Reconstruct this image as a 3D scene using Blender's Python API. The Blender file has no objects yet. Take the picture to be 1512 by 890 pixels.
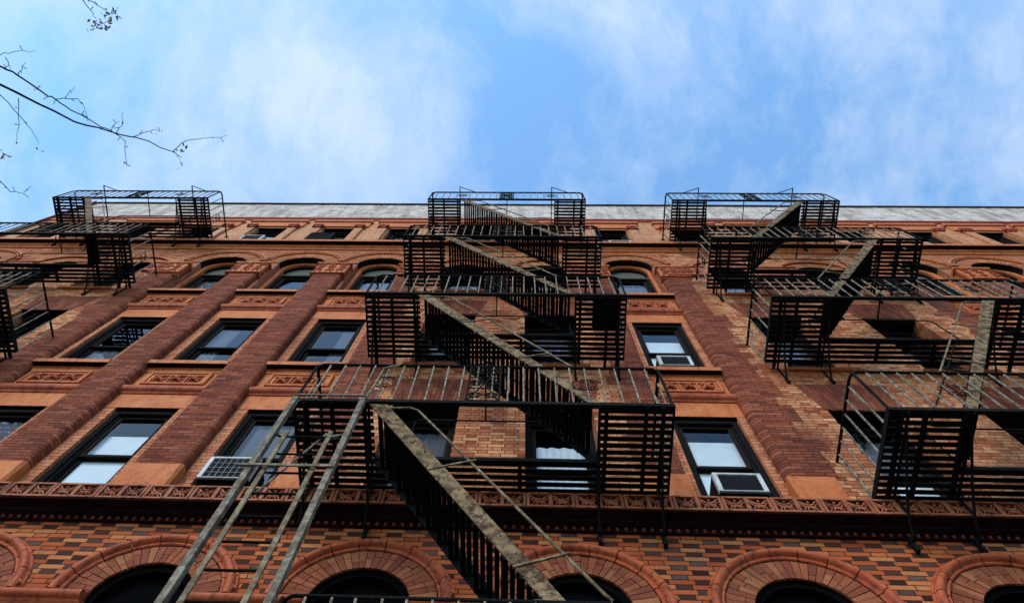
import bpy, math, random
from math import sin, cos, pi, radians, sqrt
random.seed(7)
S = bpy.context.scene
COL = S.collection

# ------------------------------------------------------------------ node helpers
class NT:
    def __init__(s, nt): s.nt = nt
    def n(s, t, **k):
        nd = s.nt.nodes.new(t)
        for a, v in k.items(): setattr(nd, a, v)
        return nd
    def put(s, sock, v):
        if isinstance(v, bpy.types.NodeSocket): s.nt.links.new(v, sock)
        elif isinstance(v, (tuple, list)) and sock.type == 'RGBA' and len(v) == 3: sock.default_value = (*v, 1)
        else: sock.default_value = v
    def m(s, op, a, b=0.0, c=None):
        nd = s.n('ShaderNodeMath', operation=op)
        s.put(nd.inputs[0], a); s.put(nd.inputs[1], b)
        if c is not None: s.put(nd.inputs[2], c)
        return nd.outputs[0]
    def rng(s, v, a, b, c=0.0, d=1.0):
        nd = s.n('ShaderNodeMapRange'); nd.clamp = True
        for i, x in enumerate((v, a, b, c, d)): s.put(nd.inputs[i], x)
        return nd.outputs[0]
    def mix(s, f, a, b, blend='MIX'):
        nd = s.n('ShaderNodeMix', data_type='RGBA', blend_type=blend)
        s.put(nd.inputs['Factor'], f); s.put(nd.inputs[6], a); s.put(nd.inputs[7], b)
        return nd.outputs[2]
    def ramp(s, f, stops, interp='LINEAR'):
        nd = s.n('ShaderNodeValToRGB'); cr = nd.color_ramp; cr.interpolation = interp
        while len(cr.elements) < len(stops): cr.elements.new(0.5)
        for e, (p, c) in zip(cr.elements, stops):
            e.position = p; e.color = (*c, 1)
        s.put(nd.inputs[0], f); return nd.outputs[0]
    def noise(s, vec, scale, detail=4, rough=.55, dist=0.0):
        nd = s.n('ShaderNodeTexNoise'); s.put(nd.inputs['Vector'], vec)
        nd.inputs['Scale'].default_value = scale; nd.inputs['Detail'].default_value = detail
        nd.inputs['Roughness'].default_value = rough; nd.inputs['Distortion'].default_value = dist
        return nd.outputs[0]
    def scl(s, vec, x, y, z):
        nd = s.n('ShaderNodeVectorMath', operation='MULTIPLY'); s.put(nd.inputs[0], vec)
        nd.inputs[1].default_value = (x, y, z); return nd.outputs[0]

def newmat(name):
    m = bpy.data.materials.new(name); m.use_nodes = True
    t = NT(m.node_tree); m.node_tree.nodes.clear()
    out = t.n('ShaderNodeOutputMaterial'); b = t.n('ShaderNodeBsdfPrincipled')
    t.nt.links.new(b.outputs[0], out.inputs[0])
    tc = t.n('ShaderNodeTexCoord').outputs['Object']
    return m, t, b, tc, out

def bump(t, b, h, strength=.5, dist=.01):
    nd = t.n('ShaderNodeBump'); nd.inputs['Strength'].default_value = strength
    nd.inputs['Distance'].default_value = dist
    t.put(nd.inputs['Height'], h); t.put(b.inputs['Normal'], nd.outputs[0])

def red(c): return (c[0] * .97, c[1] * .94, min(1, c[2] * 1.2))
def brick_mat(name, cols, bw=.2, hr=0.0, ch=.07, header=None, mortar=(.05, .03, .022), seed=0., mw=.0045,
              stain=(.10, .045, .03), st_lo=.52, st_hi=.75, st_amt=.6, big=None, big_lo=.5, big_hi=.62, vert=False, chips=0.0):
    m, t, b, tc, _ = newmat(name)
    if 'white' not in name: cols = [red(c) for c in cols]
    sp = t.n('ShaderNodeSeparateXYZ'); t.put(sp.inputs[0], tc)
    X = t.m('ADD', sp.outputs[0], sp.outputs[1]); Z = sp.outputs[2]
    if vert: X, Z = Z, X
    zz = t.m('DIVIDE', Z, ch); row = t.m('FLOOR', zz); fz = t.m('SUBTRACT', zz, row)
    par = t.m('FLOORED_MODULO', row, 2.0)
    wn0 = t.n('ShaderNodeTexWhiteNoise', noise_dimensions='1D'); t.put(wn0.inputs['W'], t.m('ADD', row, seed + .3))
    jit = t.m('MULTIPLY', wn0.outputs[0], .05)
    u = t.m('ADD', t.m('ADD', t.m('DIVIDE', X, bw), t.m('MULTIPLY', par, .5)), jit)
    cell = t.m('FLOOR', u); f = t.m('SUBTRACT', u, cell)
    if hr > 0:
        ish = t.m('GREATER_THAN', f, 1 - hr)
        d1 = t.m('MINIMUM', f, t.m('SUBTRACT', 1.0, f))
        d2 = t.m('ABSOLUTE', t.m('SUBTRACT', f, 1 - hr))
        dx = t.m('MULTIPLY', t.m('MINIMUM', d1, d2), bw)
    else:
        ish = None
        dx = t.m('MULTIPLY', t.m('MINIMUM', f, t.m('SUBTRACT', 1.0, f)), bw)
    dz = t.m('MULTIPLY', t.m('MINIMUM', fz, t.m('SUBTRACT', 1.0, fz)), ch)
    wob = t.m('MULTIPLY', t.m('SUBTRACT', t.noise(tc, 40, 2), .5), .006)
    d = t.m('ADD', t.m('MINIMUM', dx, dz), wob)
    brickness = t.rng(d, mw * .55, mw * 1.3)
    cv = t.n('ShaderNodeCombineXYZ')
    t.put(cv.inputs[0], t.m('ADD', cell, t.m('MULTIPLY', ish, .5) if ish else 0.0)); t.put(cv.inputs[1], row); cv.inputs[2].default_value = seed
    wn = t.n('ShaderNodeTexWhiteNoise', noise_dimensions='3D'); t.put(wn.inputs['Vector'], cv.outputs[0])
    r = wn.outputs[0]
    n = len(cols)
    col = t.ramp(r, [(i / max(1, n - 1), c) for i, c in enumerate(cols)])
    if header:
        k = len(header)
        hc = t.ramp(r, [(i / max(1, k - 1), c) for i, c in enumerate(header)])
        # a few headers stay the pale colour
        wn2 = t.n('ShaderNodeTexWhiteNoise', noise_dimensions='3D')
        t.put(wn2.inputs['Vector'], t.scl(cv.outputs[0], 1.7, 2.3, 1.0))
        keep = t.m('LESS_THAN', wn2.outputs[0], .82)
        col = t.mix(t.m('MULTIPLY', ish, keep), col, hc)
    if big:
        bn = t.noise(tc, .55, 5, .65)
        col = t.mix(t.m('MULTIPLY', t.rng(bn, big_lo, big_hi), .75), col, t.mix(r, big[0], big[1]))
    fine = t.noise(tc, 55, 5, .7)
    col = t.mix(.78, col, t.ramp(fine, [(.25, (.35, .35, .35)), (.55, (1, 1, 1)), (.8, (1.35, 1.3, 1.2))]), 'MULTIPLY')
    so = t.noise(tc, 4.5, 8, .75); col = t.mix(t.rng(so, .56, .72, 0, .55), col, (.045, .022, .017))
    sn = t.noise(t.scl(tc, 1.4, 1.4, .28), 2.0, 7, .7)
    col = t.mix(t.rng(sn, st_lo, st_hi, 0, st_amt), col, stain)
    if chips > 0:
        cn = t.noise(t.scl(tc, .5, .5, 1.6), 5, 7, .75)
        col = t.mix(t.rng(cn, chips, chips + .02), col, (.05, .035, .03))
    col = t.mix(brickness, mortar, col)
    t.put(b.inputs['Base Color'], col); b.inputs['Roughness'].default_value = .85
    b.inputs['Specular IOR Level'].default_value = .06
    h = t.m('ADD', t.m('ADD', brickness, t.m('MULTIPLY', fine, .35)), t.m('MULTIPLY', r, .35))
    bump(t, b, h, .8, .008)
    return m

def terracotta(name, base, dark, light, joint=None, grime=.5, joint_h=.0, spec=.10):
    m, t, b, tc, _ = newmat(name)
    if 'terra' in name and 'block' not in name: base, dark, light = red(base), red(dark), red(light)
    n1 = t.noise(tc, 3.0, 6, .6); n2 = t.noise(t.scl(tc, 6, 6, .8), 2.2, 4, .6); n3 = t.noise(tc, 60, 4, .7)
    gi = t.n('ShaderNodeNewGeometry').outputs['Random Per Island']
    col = t.mix(t.rng(n1, .35, .65), base, light)
    col = t.mix(t.m('MULTIPLY', gi, .45), col, t.mix(.5, base, dark))
    col = t.mix(t.rng(n2, .52, .78, 0, grime), col, dark)
    col = t.mix(.7, col, t.ramp(n3, [(.3, (.5, .46, .44)), (.55, (1, 1, 1)), (.8, (1.25, 1.25, 1.2))]), 'MULTIPLY')
    n4 = t.noise(tc, 9, 7, .75); col = t.mix(t.rng(n4, .52, .68, 0, grime * .95), col, tuple(c * .45 for c in dark))
    h = t.m('MULTIPLY', n3, .6)
    if joint:
        sp = t.n('ShaderNodeSeparateXYZ'); t.put(sp.inputs[0], tc)
        X = t.m('ADD', sp.outputs[0], sp.outputs[1])
        k = 1.0
        if joint_h:
            zz = t.m('DIVIDE', sp.outputs[2], joint_h); row = t.m('FLOOR', zz); fz = t.m('SUBTRACT', zz, row)
            X = t.m('ADD', X, t.m('MULTIPLY', t.m('FLOORED_MODULO', row, 2.0), joint * .5))
            k = t.m('MULTIPLY', t.m('MINIMUM', fz, t.m('SUBTRACT', 1.0, fz)), joint_h)
        u = t.m('DIVIDE', X, joint); f = t.m('SUBTRACT', u, t.m('FLOOR', u))
        dx = t.m('MULTIPLY', t.m('MINIMUM', f, t.m('SUBTRACT', 1.0, f)), joint)
        d = t.m('MINIMUM', dx, k)
        jm = t.rng(d, .003, .007)
        col = t.mix(jm, (.03, .015, .01), col); h = t.m('ADD', h, jm)
    t.put(b.inputs['Base Color'], col); b.inputs['Roughness'].default_value = .62
    b.inputs['Specular IOR Level'].default_value = spec
    bump(t, b, h, .5, .006)
    return m

def iron(name, base, flake, lo, hi, sc=9, rust=(.16, .075, .03), rust_amt=.5, rough=.6):
    m, t, b, tc, _ = newmat(name)
    n1 = t.noise(tc, sc, 6, .72); n2 = t.noise(tc, sc * 2.7, 5, .7); n3 = t.noise(tc, sc * .35, 3)
    col = t.mix(t.rng(n1, lo, hi), base, t.mix(t.rng(n3, .4, .6), flake, tuple(c * .72 for c in flake)))
    col = t.mix(t.rng(n2, .56, .66, 0, rust_amt), col, rust)
    t.put(b.inputs['Base Color'], col); b.inputs['Roughness'].default_value = rough
    b.inputs['Specular IOR Level'].default_value = .06
    bump(t, b, t.m('ADD', n1, n2), .5, .004)
    return m

def plain(name, col, rough=.7, spec=.3, nz=.25, sc=20, metallic=0):
    m, t, b, tc, _ = newmat(name)
    n = t.noise(tc, sc, 5, .6)
    c = t.mix(t.rng(n, .3, .7), tuple(x * (1 - nz) for x in col), tuple(min(1, x * (1 + nz * .5)) for x in col))
    t.put(b.inputs['Base Color'], c); b.inputs['Roughness'].default_value = rough
    b.inputs['Specular IOR Level'].default_value = spec; b.inputs['Metallic'].default_value = metallic
    return m

M = {}
M['buff'] = brick_mat('buff_brick', [(.18, .042, .015), (.46, .17, .055), (.58, .27, .10), (.36, .09, .03), (.48, .20, .075), (.62, .31, .125)], bw=.31, hr=.36, ch=.074,
                      seed=3, big=((.34, .075, .03), (.17, .038, .019)), stain=(.10, .035, .02), st_amt=.65, mortar=(.03, .015, .010))
M['orange_brick'] = brick_mat('orange_brick', [(.46, .145, .052), (.55, .215, .085), (.38, .105, .04)], bw=.2, ch=.074, seed=11, mortar=(.05, .025, .018))
M['dark_brick'] = brick_mat('dark_brick', [(.115, .028, .013), (.20, .049, .019), (.26, .068, .026), (.15, .036, .015), (.31, .092, .036), (.18, .046, .02)], bw=.21, hr=.0, ch=.066,
                            seed=5, mortar=(.022, .012, .010), stain=(.06, .022, .015), st_amt=.6)
M['red_brick'] = brick_mat('red_arch_brick', [(.20, .06, .035), (.27, .085, .045), (.15, .045, .03)], bw=.26, ch=.072, seed=8, vert=True,
                           mortar=(.04, .02, .015), stain=(.07, .03, .025))
M['check'] = brick_mat('chequered_brick', [(.38, .078, .019), (.44, .115, .030), (.47, .165, .048), (.30, .055, .015), (.42, .095, .024), (.36, .07, .018)], bw=.385, hr=.375, ch=.066,
                       header=[(.032, .012, .010), (.07, .024, .017), (.045, .017, .014), (.11, .062, .05), (.055, .018, .013)], seed=2, mortar=(.035, .02, .015), mw=.005,
                       stain=(.16, .05, .03), st_amt=.5)
M['upper_brick'] = brick_mat('upper_brick', [(.32, .10, .04), (.46, .18, .078), (.38, .13, .055)], bw=.3, hr=.36, ch=.07, seed=21,
                             mortar=(.06, .03, .02), stain=(.2, .08, .045), st_amt=.5)
M['white_brick'] = brick_mat('whitewashed_brick', [(.52, .43, .39), (.62, .52, .48), (.40, .33, .30)], bw=.42, ch=.15, seed=13, mw=.004,
                             mortar=(.22, .19, .18), stain=(.20, .145, .125), st_amt=.9, st_lo=.46, st_hi=.66, chips=.585)
TC = ((.52, .130, .028), (.09, .022, .010), (.62, .20, .05))
M['terra'] = terracotta('terracotta', *TC)
M['terra_joint'] = terracotta('jointed_terracotta', *TC, joint=.62)
M['terra_block'] = terracotta('terracotta_blocks', (.45, .17, .07), (.16, .05, .026), (.56, .25, .115), joint=.52, joint_h=.34)
M['terra_red'] = terracotta('red_terracotta', (.33, .055, .022), (.08, .018, .012), (.43, .09, .036), joint=.5, grime=.6)
M['terra_hood'] = terracotta('hood_terracotta', (.38, .066, .018), (.06, .013, .008), (.50, .12, .034), grime=.75, spec=.14)
M['terra_dark'] = terracotta('weathered_terracotta', (.32, .082, .027), (.03, .012, .010), (.44, .15, .052), grime=1.0, spec=.1)
M['terra_egg'] = terracotta('shade_dimmed_red_terracotta', (.13, .03, .02), (.03, .012, .01), (.22, .045, .025), grime=.9)  # red toned down for the shade under the cornice
M['terra_black'] = terracotta('shade_black_terracotta', (.014, .007, .006), (.006, .004, .004), (.03, .01, .008), grime=.8, spec=.02)  # near-black colour standing in for shade under cornice, band and sills
def island(name, cols, rough=.8):
    m, t, b, tc, _ = newmat(name)
    gi = t.n('ShaderNodeNewGeometry').outputs['Random Per Island']; n = len(cols)
    col = t.ramp(gi, [(i / (n - 1), c) for i, c in enumerate(cols)])
    n3 = t.noise(tc, 45, 5, .7); n1 = t.noise(tc, 2.5, 5, .6)
    col = t.mix(.6, col, t.ramp(n3, [(.3, (.5, .5, .5)), (.55, (1, 1, 1)), (.8, (1.3, 1.3, 1.2))]), 'MULTIPLY')
    col = t.mix(t.rng(n1, .5, .75, 0, .6), col, tuple(c * .5 for c in cols[0]))
    t.put(b.inputs['Base Color'], col); b.inputs['Roughness'].default_value = rough; b.inputs['Specular IOR Level'].default_value = .06
    bump(t, b, n3, .6, .006); return m
M['voussoir'] = island('voussoir_brick', [(.15, .040, .024), (.28, .08, .037), (.20, .053, .028), (.35, .135, .058), (.25, .07, .033), (.17, .045, .027)])
M['jack'] = island('flat_arch_brick', [(.11, .028, .018), (.20, .05, .026), (.14, .036, .022), (.26, .075, .036), (.09, .025, .018)])
M['ring'] = island('ring_brick', [(.32, .105, .045), (.42, .16, .068), (.28, .085, .036), (.37, .13, .055)])
M['iron'] = iron('painted_iron', (.006, .0065, .0065), (.02, .017, .015), .62, .70, rust_amt=.10, rough=.9)
M['iron_bar'] = iron('weathered_bar', (.09, .065, .045), (.30, .25, .19), .42, .58, sc=14, rust=(.05, .03, .02), rust_amt=.7)
M['iron_flake'] = iron('flaking_stringer', (.045, .026, .016), (.235, .155, .085), .42, .56, sc=12, rust=(.20, .075, .022), rust_amt=1.0, rough=.85)
M['iron_grey'] = iron('grey_weathered_iron', (.10, .07, .047), (.26, .215, .16), .44, .60, sc=11, rust=(.07, .035, .018), rust_amt=.8)
M['iron_brown'] = iron('brown_weathered_iron', (.095, .06, .032), (.27, .205, .125), .44, .60, sc=12, rust=(.16, .07, .025), rust_amt=.7)
M['frame'] = plain('dark_window_paint', (.0085, .0075, .008), .9, .04)
M['frame_brown'] = plain('dark_brown_timber', (.016, .011, .010), .9, .05)
M['grey_panel'] = plain('grey_green_panel', (.085, .085, .072), .8, .1)
M['interior'] = plain('dark_room', (.02, .02, .024), .9, .1)
M['roof'] = plain('roof_felt', (.06, .06, .06), .9)
M['ac_white'] = plain('off_white_metal', (.44, .43, .415), .6, .3, .35, 7)
M['ac_dark'] = plain('dark_grille', (.016, .017, .02), .8, .1)
M['ac_black'] = plain('black_casing_and_side_shade', (.007, .007, .008), .9, .08)
M['grille_wire'] = plain('pale_wire', (.22, .22, .22), .5)
M['sheet'] = plain('black_sheet', (.003, .003, .0035), .95, .0)
M['coping'] = plain('dark_coping', (.06, .035, .03), .8)
def blind(name, c, sc):
    m, t, b, tc, _ = newmat(name)
    sp = t.n('ShaderNodeSeparateXYZ'); t.put(sp.inputs[0], tc)
    w = t.m('SINE', t.m('MULTIPLY', sp.outputs[2 if sc > 0 else 0], abs(sc)))
    n = t.noise(tc, 2.5, 3)
    c2 = t.mix(t.rng(w, -1, 1), tuple(x * .8 for x in c), c)
    c2 = t.mix(t.rng(n, .3, .7, 0, .35), c2, tuple(x * .6 for x in c))
    t.put(b.inputs['Base Color'], c2); b.inputs['Roughness'].default_value = .8
    t.put(b.inputs['Emission Color'], (0, 0, 0)); return m
M['blind'] = blind('white_blind', (.80, .82, .85), 160)
M['curtain'] = blind('pale_curtain', (.72, .74, .80), -70)
M['curtain_dark'] = blind('grey_curtain', (.10, .10, .125), -55)
# window glass: thin pane, see-through with a Fresnel reflection
m = bpy.data.materials.new('window_glass'); m.use_nodes = True; t = NT(m.node_tree); m.node_tree.nodes.clear()
out = t.n('ShaderNodeOutputMaterial'); tr = t.n('ShaderNodeBsdfTransparent'); gl = t.n('ShaderNodeBsdfGlossy')
tr.inputs[0].default_value = (.86, .88, .9, 1); gl.inputs['Roughness'].default_value = .02; gl.inputs[0].default_value = (.9, .95, 1, 1)
fr = t.n('ShaderNodeFresnel'); fr.inputs[0].default_value = 1.30
tcg = t.n('ShaderNodeTexCoord').outputs['Object']
bn = t.n('ShaderNodeBump'); bn.inputs['Strength'].default_value = .12; bn.inputs['Distance'].default_value = .02
t.put(bn.inputs['Height'], t.noise(tcg, 1.6, 2)); t.put(gl.inputs['Normal'], bn.outputs[0])
ms = t.n('ShaderNodeMixShader'); t.put(ms.inputs[0], fr.outputs[0]); t.put(ms.inputs[1], tr.outputs[0]); t.put(ms.inputs[2], gl.outputs[0])
t.put(out.inputs[0], ms.outputs[0]); M['glass'] = m

# ------------------------------------------------------------------ mesh helpers
class MB:
    def __init__(s): s.v = []; s.f = []; s.sm = []
    def add(s, vs, fs, smooth=False):
        o = len(s.v); s.v += [tuple(v) for v in vs]
        s.f += [tuple(i + o for i in f) for f in fs]; s.sm += [smooth] * len(fs)
    def quad(s, a, b, c, d): s.add([a, b, c, d], [(0, 1, 2, 3)])
    def box(s, x0, x1, y0, y1, z0, z1):
        if x0 > x1: x0, x1 = x1, x0
        s.add([(x0, y0, z0), (x1, y0, z0), (x1, y1, z0), (x0, y1, z0), (x0, y0, z1), (x1, y0, z1), (x1, y1, z1), (x0, y1, z1)],
              [(0, 3, 2, 1), (4, 5, 6, 7), (0, 1, 5, 4), (1, 2, 6, 5), (2, 3, 7, 6), (3, 0, 4, 7)])
    def bbox(s, x0, x1, y0, y1, z0, z1, c=.008):
        # box with its front (-y) edges chamfered
        s.add([(x0 + c, y0, z0 + c), (x1 - c, y0, z0 + c), (x1 - c, y0, z1 - c), (x0 + c, y0, z1 - c),
               (x0, y0 + c, z0), (x1, y0 + c, z0), (x1, y0 + c, z1), (x0, y0 + c, z1),
               (x0, y1, z0), (x1, y1, z0), (x1, y1, z1), (x0, y1, z1)],
              [(0, 1, 2, 3), (0, 4, 5, 1), (1, 5, 6, 2), (2, 6, 7, 3), (3, 7, 4, 0),
               (4, 8, 9, 5), (5, 9, 10, 6), (6, 10, 11, 7), (7, 11, 8, 4), (8, 11, 10, 9)])
    def profile_x(s, x0, x1, pts, smooth=False):
        # pts: closed (y,z) outline swept along x
        n = len(pts); vs = [(x0, y, z) for y, z in pts] + [(x1, y, z) for y, z in pts]
        s.add(vs, [(i, (i + 1) % n, n + (i + 1) % n, n + i) for i in range(n)], smooth)
        s.add(vs, [tuple(range(n))[::-1], tuple(range(n, 2 * n))])
    def profile_z(s, z0, z1, pts, smooth=True):
        n = len(pts); vs = [(x, y, z0) for x, y in pts] + [(x, y, z1) for x, y in pts]
        s.add(vs, [(i, (i + 1) % n, n + (i + 1) % n, n + i) for i in range(n)], False)
        s.add(vs, [tuple(range(n))[::-1], tuple(range(n, 2 * n))])
    def tube(s, pts, r, k=6, closed=False):
        n = len(pts); rs = r if isinstance(r, (list, tuple)) else [r] * n
        rings = []
        for i, p in enumerate(pts):
            a = pts[i - 1] if (i > 0 or closed) else p
            b = pts[(i + 1) % n] if (i < n - 1 or closed) else p
            d = [b[j] - a[j] for j in range(3)]; L = sqrt(sum(c * c for c in d)) or 1; d = [c / L for c in d]
            up = (0, 0, 1) if abs(d[2]) < .9 else (0, 1, 0)
            u = [d[1] * up[2] - d[2] * up[1], d[2] * up[0] - d[0] * up[2], d[0] * up[1] - d[1] * up[0]]
            L = sqrt(sum(c * c for c in u)); u = [c / L for c in u]
            w = [d[1] * u[2] - d[2] * u[1], d[2] * u[0] - d[0] * u[2], d[0] * u[1] - d[1] * u[0]]
            rings.append([tuple(p[j] + rs[i] * (cos(2 * pi * q / k) * u[j] + sin(2 * pi * q / k) * w[j]) for j in range(3)) for q in range(k)])
        vs = [v for rg in rings for v in rg]; fs = []
        for i in range(n if closed else n - 1):
            for q in range(k):
                a = i * k + q; b = i * k + (q + 1) % k; c = ((i + 1) % n) * k + (q + 1) % k; d = ((i + 1) % n) * k + q
                fs.append((a, b, c, d))
        s.add(vs, fs, k > 4)
        if not closed: s.add(vs[:k] + vs[-k:], [tuple(range(k))[::-1], tuple(range(k, 2 * k))])
    def ball(s, c, r, nu=8, nv=5, sq=(1, 1, 1)):
        vs = [(c[0], c[1], c[2] - r * sq[2])]
        for i in range(1, nv):
            a = -pi / 2 + pi * i / nv
            for j in range(nu):
                b = 2 * pi * j / nu
                vs.append((c[0] + r * sq[0] * cos(a) * cos(b), c[1] + r * sq[1] * cos(a) * sin(b), c[2] + r * sq[2] * sin(a)))
        vs.append((c[0], c[1], c[2] + r * sq[2])); fs = []
        for j in range(nu):
            fs.append((0, 1 + (j + 1) % nu, 1 + j)); top = len(vs) - 1; o = 1 + (nv - 2) * nu
            fs.append((top, o + j, o + (j + 1) % nu))
            for i in range(nv - 2):
                a = 1 + i * nu + j; b = 1 + i * nu + (j + 1) % nu
                fs.append((a, b, b + nu, a + nu))
        s.add(vs, fs, True)
    def bar(s, p, q, w, h=None):
        # square bar from p to q
        h = h or w
        d = [q[i] - p[i] for i in range(3)]; L = sqrt(sum(c * c for c in d)); d = [c / L for c in d]
        up = (0, 1, 0) if abs(d[1]) < .9 else (0, 0, 1)
        u = [d[1] * up[2] - d[2] * up[1], d[2] * up[0] - d[0] * up[2], d[0] * up[1] - d[1] * up[0]]
        l = sqrt(sum(c * c for c in u)); u = [c / l for c in u]
        v = [d[1] * u[2] - d[2] * u[1], d[2] * u[0] - d[0] * u[2], d[0] * u[1] - d[1] * u[0]]
        vs = []
        for e in (p, q):
            for a, b in ((-1, -1), (1, -1), (1, 1), (-1, 1)):
                vs.append(tuple(e[i] + a * w / 2 * u[i] + b * h / 2 * v[i] for i in range(3)))
        s.add(vs, [(3, 2, 1, 0), (4, 5, 6, 7), (0, 1, 5, 4), (1, 2, 6, 5), (2, 3, 7, 6), (3, 0, 4, 7)])
    def build(s, name, mat, parent=None, fix=False):
        me = bpy.data.meshes.new(name)
        off = (0, 0, 0)
        if parent is not None:
            p = parent; off = [0, 0, 0]
            while p is not None:
                off = [off[i] + p.location[i] for i in range(3)]; p = p.parent
        me.from_pydata([(v[0] - off[0], v[1] - off[1], v[2] - off[2]) for v in s.v], [], s.f)
        me.polygons.foreach_set('use_smooth', s.sm)
        if fix:
            import bmesh
            bm = bmesh.new(); bm.from_mesh(me); bmesh.ops.recalc_face_normals(bm, faces=bm.faces[:]); bm.to_mesh(me); bm.free()
        me.materials.append(M[mat] if isinstance(mat, str) else mat); me.update()
        o = bpy.data.objects.new(name, me); COL.objects.link(o)
        if parent is not None: o.parent = parent
        return o

def tag(o, label=None, cat=None, group=None, kind=None):
    if label: o['label'] = label
    if cat: o['category'] = cat
    if group: o['group'] = group
    if kind: o['kind'] = kind
    return o
def empty(name, loc, **k):
    o = bpy.data.objects.new(name, None); o.empty_display_size = .3; COL.objects.link(o); o.location = loc
    return tag(o, **k)

# ------------------------------------------------------------------ the setting
mb = MB(); mb.quad((-400, -400, -.15), (400, -400, -.15), (400, 400, -.15), (-400, 400, -.15))
M['ground'] = plain('ground_dirt', (.12, .11, .10), .9, .2, .3, 3)
tag(mb.build('ground', 'ground'), kind='structure')
M['asphalt'] = plain('asphalt', (.05, .05, .052), .9, .2, .3, 30)
mb = MB(); mb.quad((-80, -17, -.146), (80, -17, -.146), (80, -7.15, -.146), (-80, -7.15, -.146))
tag(mb.build('road', 'asphalt'), kind='structure')
M['paving'] = terracotta('concrete_paving', (.27, .26, .25), (.15, .15, .14), (.32, .31, .29), joint=1.5, joint_h=0)
mb = MB(); mb.box(-80, 80, -7.0, 0.0, -.15, 0)
tag(mb.build('pavement', 'paving'), kind='structure')
mb = MB(); mb.box(-80, 80, -7.15, -7.003, -.15, .004)
tag(mb.build('kerb', 'paving'), kind='structure')

# ------------------------------------------------------------------ the brick building
BL = -13.62; BR = 17.2
B = empty('brick_building', (0, 0, 0), label='tall orange and dark brick apartment building with terracotta trim and arched windows', cat='building')
WY = -.1           # plane of the plain brick bays
ARCH_X = [-1.39 + 1.925 * k for k in range(-6, 10)]
ARCH_X = [x for x in ARCH_X if BL + .9 < x < BR - .9]

def arc(cx, cz, r, a0=0, a1=pi, n=24):
    return [(cx + r * cos(a0 + (a1 - a0) * i / n), cz + r * sin(a0 + (a1 - a0) * i / n)) for i in range(n + 1)]

HEADS = []
def wall(mb, x0, x1, z0, z1, y, ops, depth, dark=False):
    """front sheet with openings; ops: (xa, xb, za, zb, arch) arch = True -> semicircle on top of zb"""
    cur = x0
    for xa, xb, za, zb, ar in sorted(ops):
        mb.quad((cur, y, z0), (xa, y, z0), (xa, y, z1), (cur, y, z1))
        if za > z0:
            mb.quad((xa, y, z0), (xb, y, z0), (xb, y, za), (xa, y, za))
            mb.quad((xa, y, za), (xb, y, za), (xb, y + depth, za), (xa, y + depth, za))
        mb.quad((xa, y, za), (xa, y + depth, za), (xa, y + depth, zb), (xa, y, zb))
        mb.quad((xb, y, za), (xb, y, zb), (xb, y + depth, zb), (xb, y + depth, za))
        if ar == 2: pass
        elif not ar:
            mb.quad((xa, y, zb), (xb, y, zb), (xb, y, z1), (xa, y, z1))
            HEADS.append((xa, xb, y, depth, zb))
        else:
            c = (xa + xb) / 2; r = (xb - xa) / 2; P = arc(c, zb, r, pi, 0, 28)
            for (ax, az), (bx, bz) in zip(P, P[1:]):
                mb.quad((ax, y, az), (bx, y, bz), (bx, y, z1), (ax, y, z1))
                if not dark: mb.quad((ax, y, az), (ax, y + depth, az), (bx, y + depth, bz), (bx, y, bz))
            if dark: HEADS.append((c, r, y, depth, zb, P))
        cur = xb
    mb.quad((cur, y, z0), (x1, y, z0), (x1, y, z1), (cur, y, z1))

# horizontal layout -------------------------------------------------
PITCH = 1.81; WW = .87
G1 = [-6.80, -4.985, -3.185]          # windows of the wide terracotta group
G1b = [2.375]                          # single window right of the middle brick bay
G0 = [-12.62]
G2 = [8.60, 10.42, 12.25, 14.06, 15.87]
EB = [(-11.95, -7.42, [(-10.80, -9.91), (-9.10, -8.21)]),
      (-2.55, 1.76, [(-1.68, -.80), (.06, .94)]),
      (3.0, 7.92, [(3.97, 4.89), (5.92, 6.84)])]
TG = [(BL, -11.95, G0), (-7.42, -2.55, G1), (1.76, 3.0, G1b), (7.92, BR, G2)]
F1 = (8.56, 10.62); F2 = (12.0, 14.24); F3 = (15.62, 17.92); F5 = (19.5, 21.62)

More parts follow.
